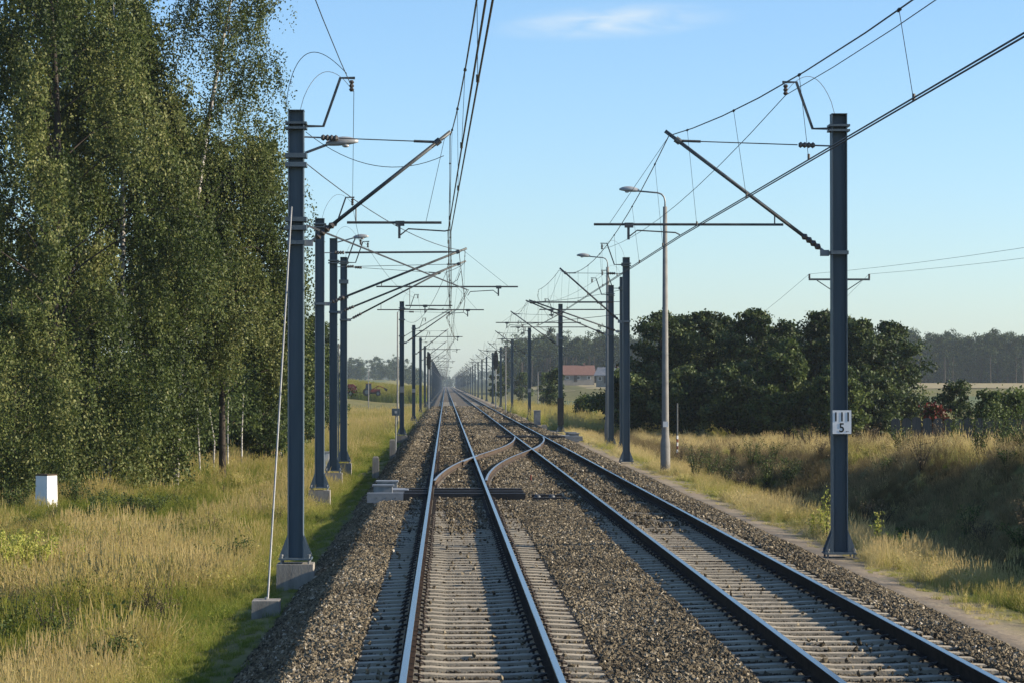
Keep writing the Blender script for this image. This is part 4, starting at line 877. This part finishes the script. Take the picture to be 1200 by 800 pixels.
def grass_zone(xa, xb, ya, yb, dens, fn):
    N = int((xb - xa) * (yb - ya) * dens); x = rng.uniform(xa, xb, N); y = rng.uniform(ya, yb, N)
    k = visible(x, y); x, y = x[k], y[k]; keep, tint, sc, typ = fn(x, y); k = rng.random(len(x)) < keep
    x, y, tint, sc, typ = x[k], y[k], tint[k], sc[k], typ[k]; GP.append((x, y, terrain(x, y), tint, sc, typ))
def left_zone(x, y):
    n = vnoise(x, y, 1.6); n2 = vnoise(x + 20, y + 9, 5.0); e = sstep(-3.2, -5.2, x)
    gold = sstep(.40, .65, n2 * .6 + n * .4)
    tint = .20 + gold * .46 + (vnoise(x + 7, y + 3, .8) - .5) * .18 + rng.normal(size=len(x)) * .07; tint = tint * e + (.22 + .2 * n) * (1 - e)
    tint -= .10 * sstep(60, 110, y)
    tuft = vnoise(x + 31, y * .6 + 5, .9) ** 2 * 1.5; sc = .74 * (.36 + .40 * e * (.2 + n) + .34 * e * gold + .50 * e * tuft) * rng.uniform(.8, 1.25, len(x)); typ = rng.choice([0, 1, 2, 4, 5, 6, 7], len(x), p=[.22, .2, .16, .06, .08, .16, .12])
    lo = rng.random(len(x)) > e * 1.1; typ = np.where(lo, rng.choice([2, 3], len(x)), typ)
    keep = np.where(x > -3.25, .7, 1.0) * np.where((x > -3.9) & (n < .3), .6, 1)
    keep = np.where((x > -3.0), .3, keep)
    keep = np.where((y > 100.2) & (y < 105.6) & (x < -5.0), .03, keep); keep = np.where((y > 91) & (y < 100.3) & (x < -5.0), .22, keep)
    return keep, tint, sc, typ
grass_zone(-9.5, -2.85, 22, 60, 30, left_zone); grass_zone(-14.5, -2.9, 60, 100, 22, left_zone); grass_zone(-9.5, -9.4 + 0, 22, 60, 1, left_zone)
grass_zone(-12.5, -9.5, 40, 60, 22, left_zone)
def left_far(x, y): k, t, s, ty = left_zone(x, y); return k, t, s * 1.15, ty
grass_zone(-24, -3.0, 100, 175, 6.5, left_far)
def right_zone(x, y):
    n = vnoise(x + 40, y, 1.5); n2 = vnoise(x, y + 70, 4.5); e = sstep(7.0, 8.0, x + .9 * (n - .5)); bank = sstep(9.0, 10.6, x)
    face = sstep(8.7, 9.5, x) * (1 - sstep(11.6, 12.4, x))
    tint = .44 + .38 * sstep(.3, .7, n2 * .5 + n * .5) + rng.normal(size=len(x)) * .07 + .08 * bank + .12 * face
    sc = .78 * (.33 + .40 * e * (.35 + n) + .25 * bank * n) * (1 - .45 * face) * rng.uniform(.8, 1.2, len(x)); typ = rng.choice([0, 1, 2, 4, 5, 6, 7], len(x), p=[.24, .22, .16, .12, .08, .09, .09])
    typ = np.where(rng.random(len(x)) > e + .05, 3, typ); typ = np.where(rng.random(len(x)) < .72 * face + .25 * bank, typ + 8, typ); sc = sc * (1 + .45 * (face > .3) * rng.random(len(x))); tint = tint - .22 * face  # bank face: mostly brown clumps and lower tint, shade put into the colour
    keep = np.where(x < 7.9, np.where(n > .42, .9, .4) * sstep(6.75, 7.35, x), 1.0); return keep, tint, sc, typ
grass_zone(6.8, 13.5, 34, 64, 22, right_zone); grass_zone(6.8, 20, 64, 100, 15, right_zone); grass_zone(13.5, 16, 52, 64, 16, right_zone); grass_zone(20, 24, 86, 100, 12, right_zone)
def right_far(x, y): k, t, s, ty = right_zone(x, y); return k, t + .08, s * 1.05, ty
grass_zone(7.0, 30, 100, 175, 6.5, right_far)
def far_any(x, y):
    n2 = vnoise(x, y, 9.0); return np.ones(len(x)) * .9, .3 + .4 * n2 + rng.normal(size=len(x)) * .06, 1.5 * rng.uniform(.8, 1.3, len(x)), rng.choice([0, 1, 5], len(x))
grass_zone(7.2, 40, 175, 330, 1.3, far_any); grass_zone(-22, -3.4, 175, 330, 1.6, far_any)
def crop(x, y): return np.where(np.abs((x / 1.5) % 1 - .5) < .34, 1.0, .1), .14 + rng.normal(size=len(x)) * .05, 1.7 * rng.uniform(.9, 1.2, len(x)), np.full(len(x), 5)
grass_zone(-40, -15.5, 190, 310, 2.2, crop)
def corn(x, y): return np.ones(len(x)), .20 + .18 * (rng.random(len(x)) < .35) + rng.normal(size=len(x)) * .04, 3.6 * rng.uniform(.85, 1.2, len(x)), np.full(len(x), 4)
grass_zone(-75, -5.5, 545, 640, 1.0, corn)
x, y, z, tn, s_, ty = [np.concatenate(a) for a in zip(*GP)]; N = len(x); print('grass', N)
rot = np.stack([rng.normal(size=N) * .12, rng.normal(size=N) * .12, rng.uniform(0, 6.28, N)], 1)
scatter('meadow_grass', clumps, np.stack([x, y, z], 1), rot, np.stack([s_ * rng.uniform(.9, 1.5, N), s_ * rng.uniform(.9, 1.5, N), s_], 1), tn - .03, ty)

# weeds and bushes standing out of the grass
def weed(label, x, d, H, n, mat, spread=.25, seed=0, leaf=.035, group=None, stems=6):
    r = np.random.default_rng(seed); t = thing('weed_plant', label, 'plant', (x, d, tz(x, d)), 0, group); mb = MB(); Cs = []
    for k in range(stems):
        a = r.uniform(0, 6.28); top = np.array([math.cos(a) * spread * r.uniform(.2, 1), math.sin(a) * spread * r.uniform(.2, 1), H * r.uniform(.7, 1)])
        p = [(0, 0, -.05), tuple(top * np.array([.4, .4, .5])), tuple(top)]; mb.tube(p, [.010, .007, .003], 4)
        w = r.uniform(.15, 1, n); Cs.append(np.array([0, 0, 0]) + top * np.stack([w ** 1.3, w ** 1.3, w], 1) + r.normal(size=(n, 3)) * np.array([.05, .05, .03]))
    V, Fq = leaf_quads(np.concatenate(Cs), leaf, leaf * .45, -.2, r); mb.build('stem', M['bark'], t); link('foliage', np_mesh('foliage', V, Fq, M[mat], r.uniform(.2, 1, len(Fq))), t); return t
weed('tall dark green weed spike with drooping side shoots in golden grass', wx(148, 38.5), 38.5, .95, 26, 'leaf_mid', .22, 1, .045, stems=4)
weed('single leafy green weed beside the golden tuft, nearer the anchor block', wx(217, 45), 45, .62, 28, 'leaf_mid', .12, 2, .04, stems=3)
for k, (px, d, H) in enumerate(((15, 50, 1.3), (38, 51, 1.25), (60, 52, 1.0), (-8, 49, 1.4))):
    weed('bushy pale yellow goldenrod clump in the left meadow', wx(px, d), d, H, 190, 'leaf_pale', .75, 10 + k, .035, 'goldenrod clumps in the left meadow', 16)
for k, (px, d, H) in enumerate(((118, 76, 1.2), (150, 78, 1.0), (105, 74, .9), (180, 80, .8), (20, 80, 1.3), (90, 86, 1.2))):
    weed('grey green bushy weed clump below the birches', wx(px, d), d, H, 120, 'leaf_mid', .6, 30 + k, .035, 'bushy weeds below the birches', 12)
for k, (px, d, H) in enumerate(((970, 52, 1.15), (963, 54, .7), (955, 54, .6), (1028, 49.5, .85), (1042, 49, .5), (1055, 48.5, .55))):
    weed('slender upright green weed spike near the foot of the plate mast', wx(px, d), d, H, 150, 'leaf_pale', .07, 50 + k, .028, 'weed spikes by the plate mast', 2)
for k, (px, d, H) in enumerate(((815, 88, 1.3), (835, 90, 1.4), (850, 86, 1.1), (900, 80, 1.2), (925, 78, 1.0), (880, 92, 1.2), (1150, 60, 1.5), (1175, 62, 1.6), (1190, 58, 1.3), (1120, 66, 1.2), (1060, 70, 1.0), (1185, 70, 1.7), (945, 96, 1.3))):
    weed('dry branching weed clump on the right bank', wx(px, d), d, H, 60, 'leaf_mid' if k % 2 else 'leaf_dark', .6, 70 + k, .03, 'weed clumps on the right bank', 12)

r_ = random.Random(5)
for k in range(46):
    d = r_.uniform(44, 112); x = r_.uniform(9.2, 9.2 + min(7.5, .215 * d - 8.2)); f_ = r_.random()
    weed('tall dry brown weed tangle in the grass of the right bank', x, d, r_.uniform(.55, 1.25), 34, 'leaf_dry' if f_ < .65 else 'leaf_mid', r_.uniform(.3, .7), 200 + k, .024, 'dry weed tangles on the right bank', 13) if f_ < .65 else weed('dull green leafy weed growing on the right bank', x, d, r_.uniform(.45, .9), 46, 'leaf_mid', r_.uniform(.3, .55), 200 + k, .026, 'green weeds on the right bank', 11)
for k in range(80):
    d = r_.uniform(34, 92); x = -r_.uniform(4.6, min(.168 * d + .8, 13)); f_ = r_.random()
    if f_ < .4: weed('dry brown branching weed standing in the left meadow', x, d, r_.uniform(.6, 1.0), 30, 'leaf_dry', r_.uniform(.2, .45), 300 + k, .02, 'dry weeds in the left meadow', 9)
    elif f_ < .8: weed('low dark green leafy weed in the left meadow', x, d, r_.uniform(.4, .85), 70, 'leaf_mid', r_.uniform(.3, .6), 300 + k, .03, 'green weeds in the left meadow', 11)
    else: weed('low yellow green leafy weed in the left meadow', x, d, r_.uniform(.4, .75), 80, 'leaf_pale', r_.uniform(.25, .5), 300 + k, .026, 'yellow green weeds in the left meadow', 10)

# ------------------------------------------------------------------ far woods
def pine_piece(k, H):
    r = np.random.default_rng(400 + k); Cs = []; Ts = []
    nb = 26
    for i in range(nb):
        q = r.uniform(.03, 1.0); rad = np.interp(q, [0, .3, .55, .85, 1], [2.0, 1.5, 2.3, 1.6, .5]); a = r.uniform(0, 6.28); p = np.array([math.cos(a) * rad * r.uniform(.2, 1), math.sin(a) * rad * r.uniform(.2, 1), q * H])
        g = r.normal(size=(34, 3)) * np.array([.65, .65, .42]); Cs.append(p + g); Ts.append(np.clip(r.uniform(.1, .8) + g[:, 2] * .3, 0, 1))
    V, Fq = leaf_quads(np.concatenate(Cs), .30, .22, 0, r)
    me = np_mesh('pine_piece', V, Fq, M['needle'], np.concatenate(Ts)); o = bpy.data.objects.new('pine_piece_%d' % k, me); return o
pines = [pine_piece(k, h) for k, h in enumerate((16, 17.5, 15, 18.5, 13))]
def wood(name, label, xa, xb, ya, yb, n, s0, s1, edge=None):
    x = rng.uniform(xa, xb, n); y = ya + (yb - ya) * rng.random(n) ** 1.6; z = terrain(x, y); s = rng.uniform(s0, s1, n)
    o = scatter(name, pines, np.stack([x, y, z - .5], 1), np.stack([np.zeros(n), np.zeros(n), rng.uniform(0, 6.28, n)], 1), np.stack([s, s, s * rng.uniform(.88, 1.1, n)], 1), rng.random(n), rng.integers(0, 5, n)); return tag(o, label, 'wood')
wood('pine_wood', 'dark far pine wood behind the houses and the golden field', 22, 360, 875, 1000, 1500, .82, 1.02)
wood('pine_wood', 'low far wood on the skyline beyond the tractor', -420, -14, 1480, 1600, 700, .55, .85)
wood('pine_wood', 'hazy wood closing the far end of the railway line', -150, 190, 2500, 2650, 700, .45, .7)
tks = MB()
for k in range(420):
    x = random.uniform(22, 360); yk = random.uniform(872, 885); z = tz(x, yk); tks.tube([(x, yk, z - .3), (x + random.uniform(-.3, .3), yk, z + 9)], [.22, .13], 5)
tag(tks.build('pine_trunks', M['bark']), 'bare trunks along the front edge of the far pine wood', 'trunks', kind='stuff')
for px, d in st:
    x = wx(px, d); t_ = thing('thin_sapling', 'thin pale bare stemmed sapling at the shaded wood edge', 'tree', (x, d, tz(x, d) - .1), 0, 'bare saplings at the wood edge')
    h = random.uniform(3.2, 4.4); MB().tube([(0, 0, 0), (random.uniform(-.1, .1), 0, h * .5), (random.uniform(-.25, .25), 0, h)], [.045, .035, .015], 6).build('trunk', M['birchbark'], t_)
    r = np.random.default_rng(int(px)); C = np.array([0, 0, h * .85]) + r.normal(size=(420, 3)) * np.array([.5, .5, .55]); V, Fq = leaf_quads(C, .07, .045, .3, r); link('crown', np_mesh('crown', V, Fq, M['leaf_mid'], r.uniform(.1, .9, len(Fq))), t_)

# ------------------------------------------------------------------ air
hz = MB().box(-1500, 1500, -70, 3000, -3.5, 40).build('haze', [])
hm = bpy.data.materials.new('haze_air'); hm.use_nodes = True; hn = hm.node_tree.nodes; hn.remove(hn['Principled BSDF'])
pv = hn.new('ShaderNodeVolumePrincipled'); pv.inputs['Color'].default_value = (.74, .88, 1, 1); pv.inputs['Density'].default_value = .00009; pv.inputs['Anisotropy'].default_value = .2
hm.node_tree.links.new(pv.outputs[0], hn['Material Output'].inputs['Volume']); hz.data.materials.clear(); hz.data.materials.append(hm); tag(hz, kind='stuff')
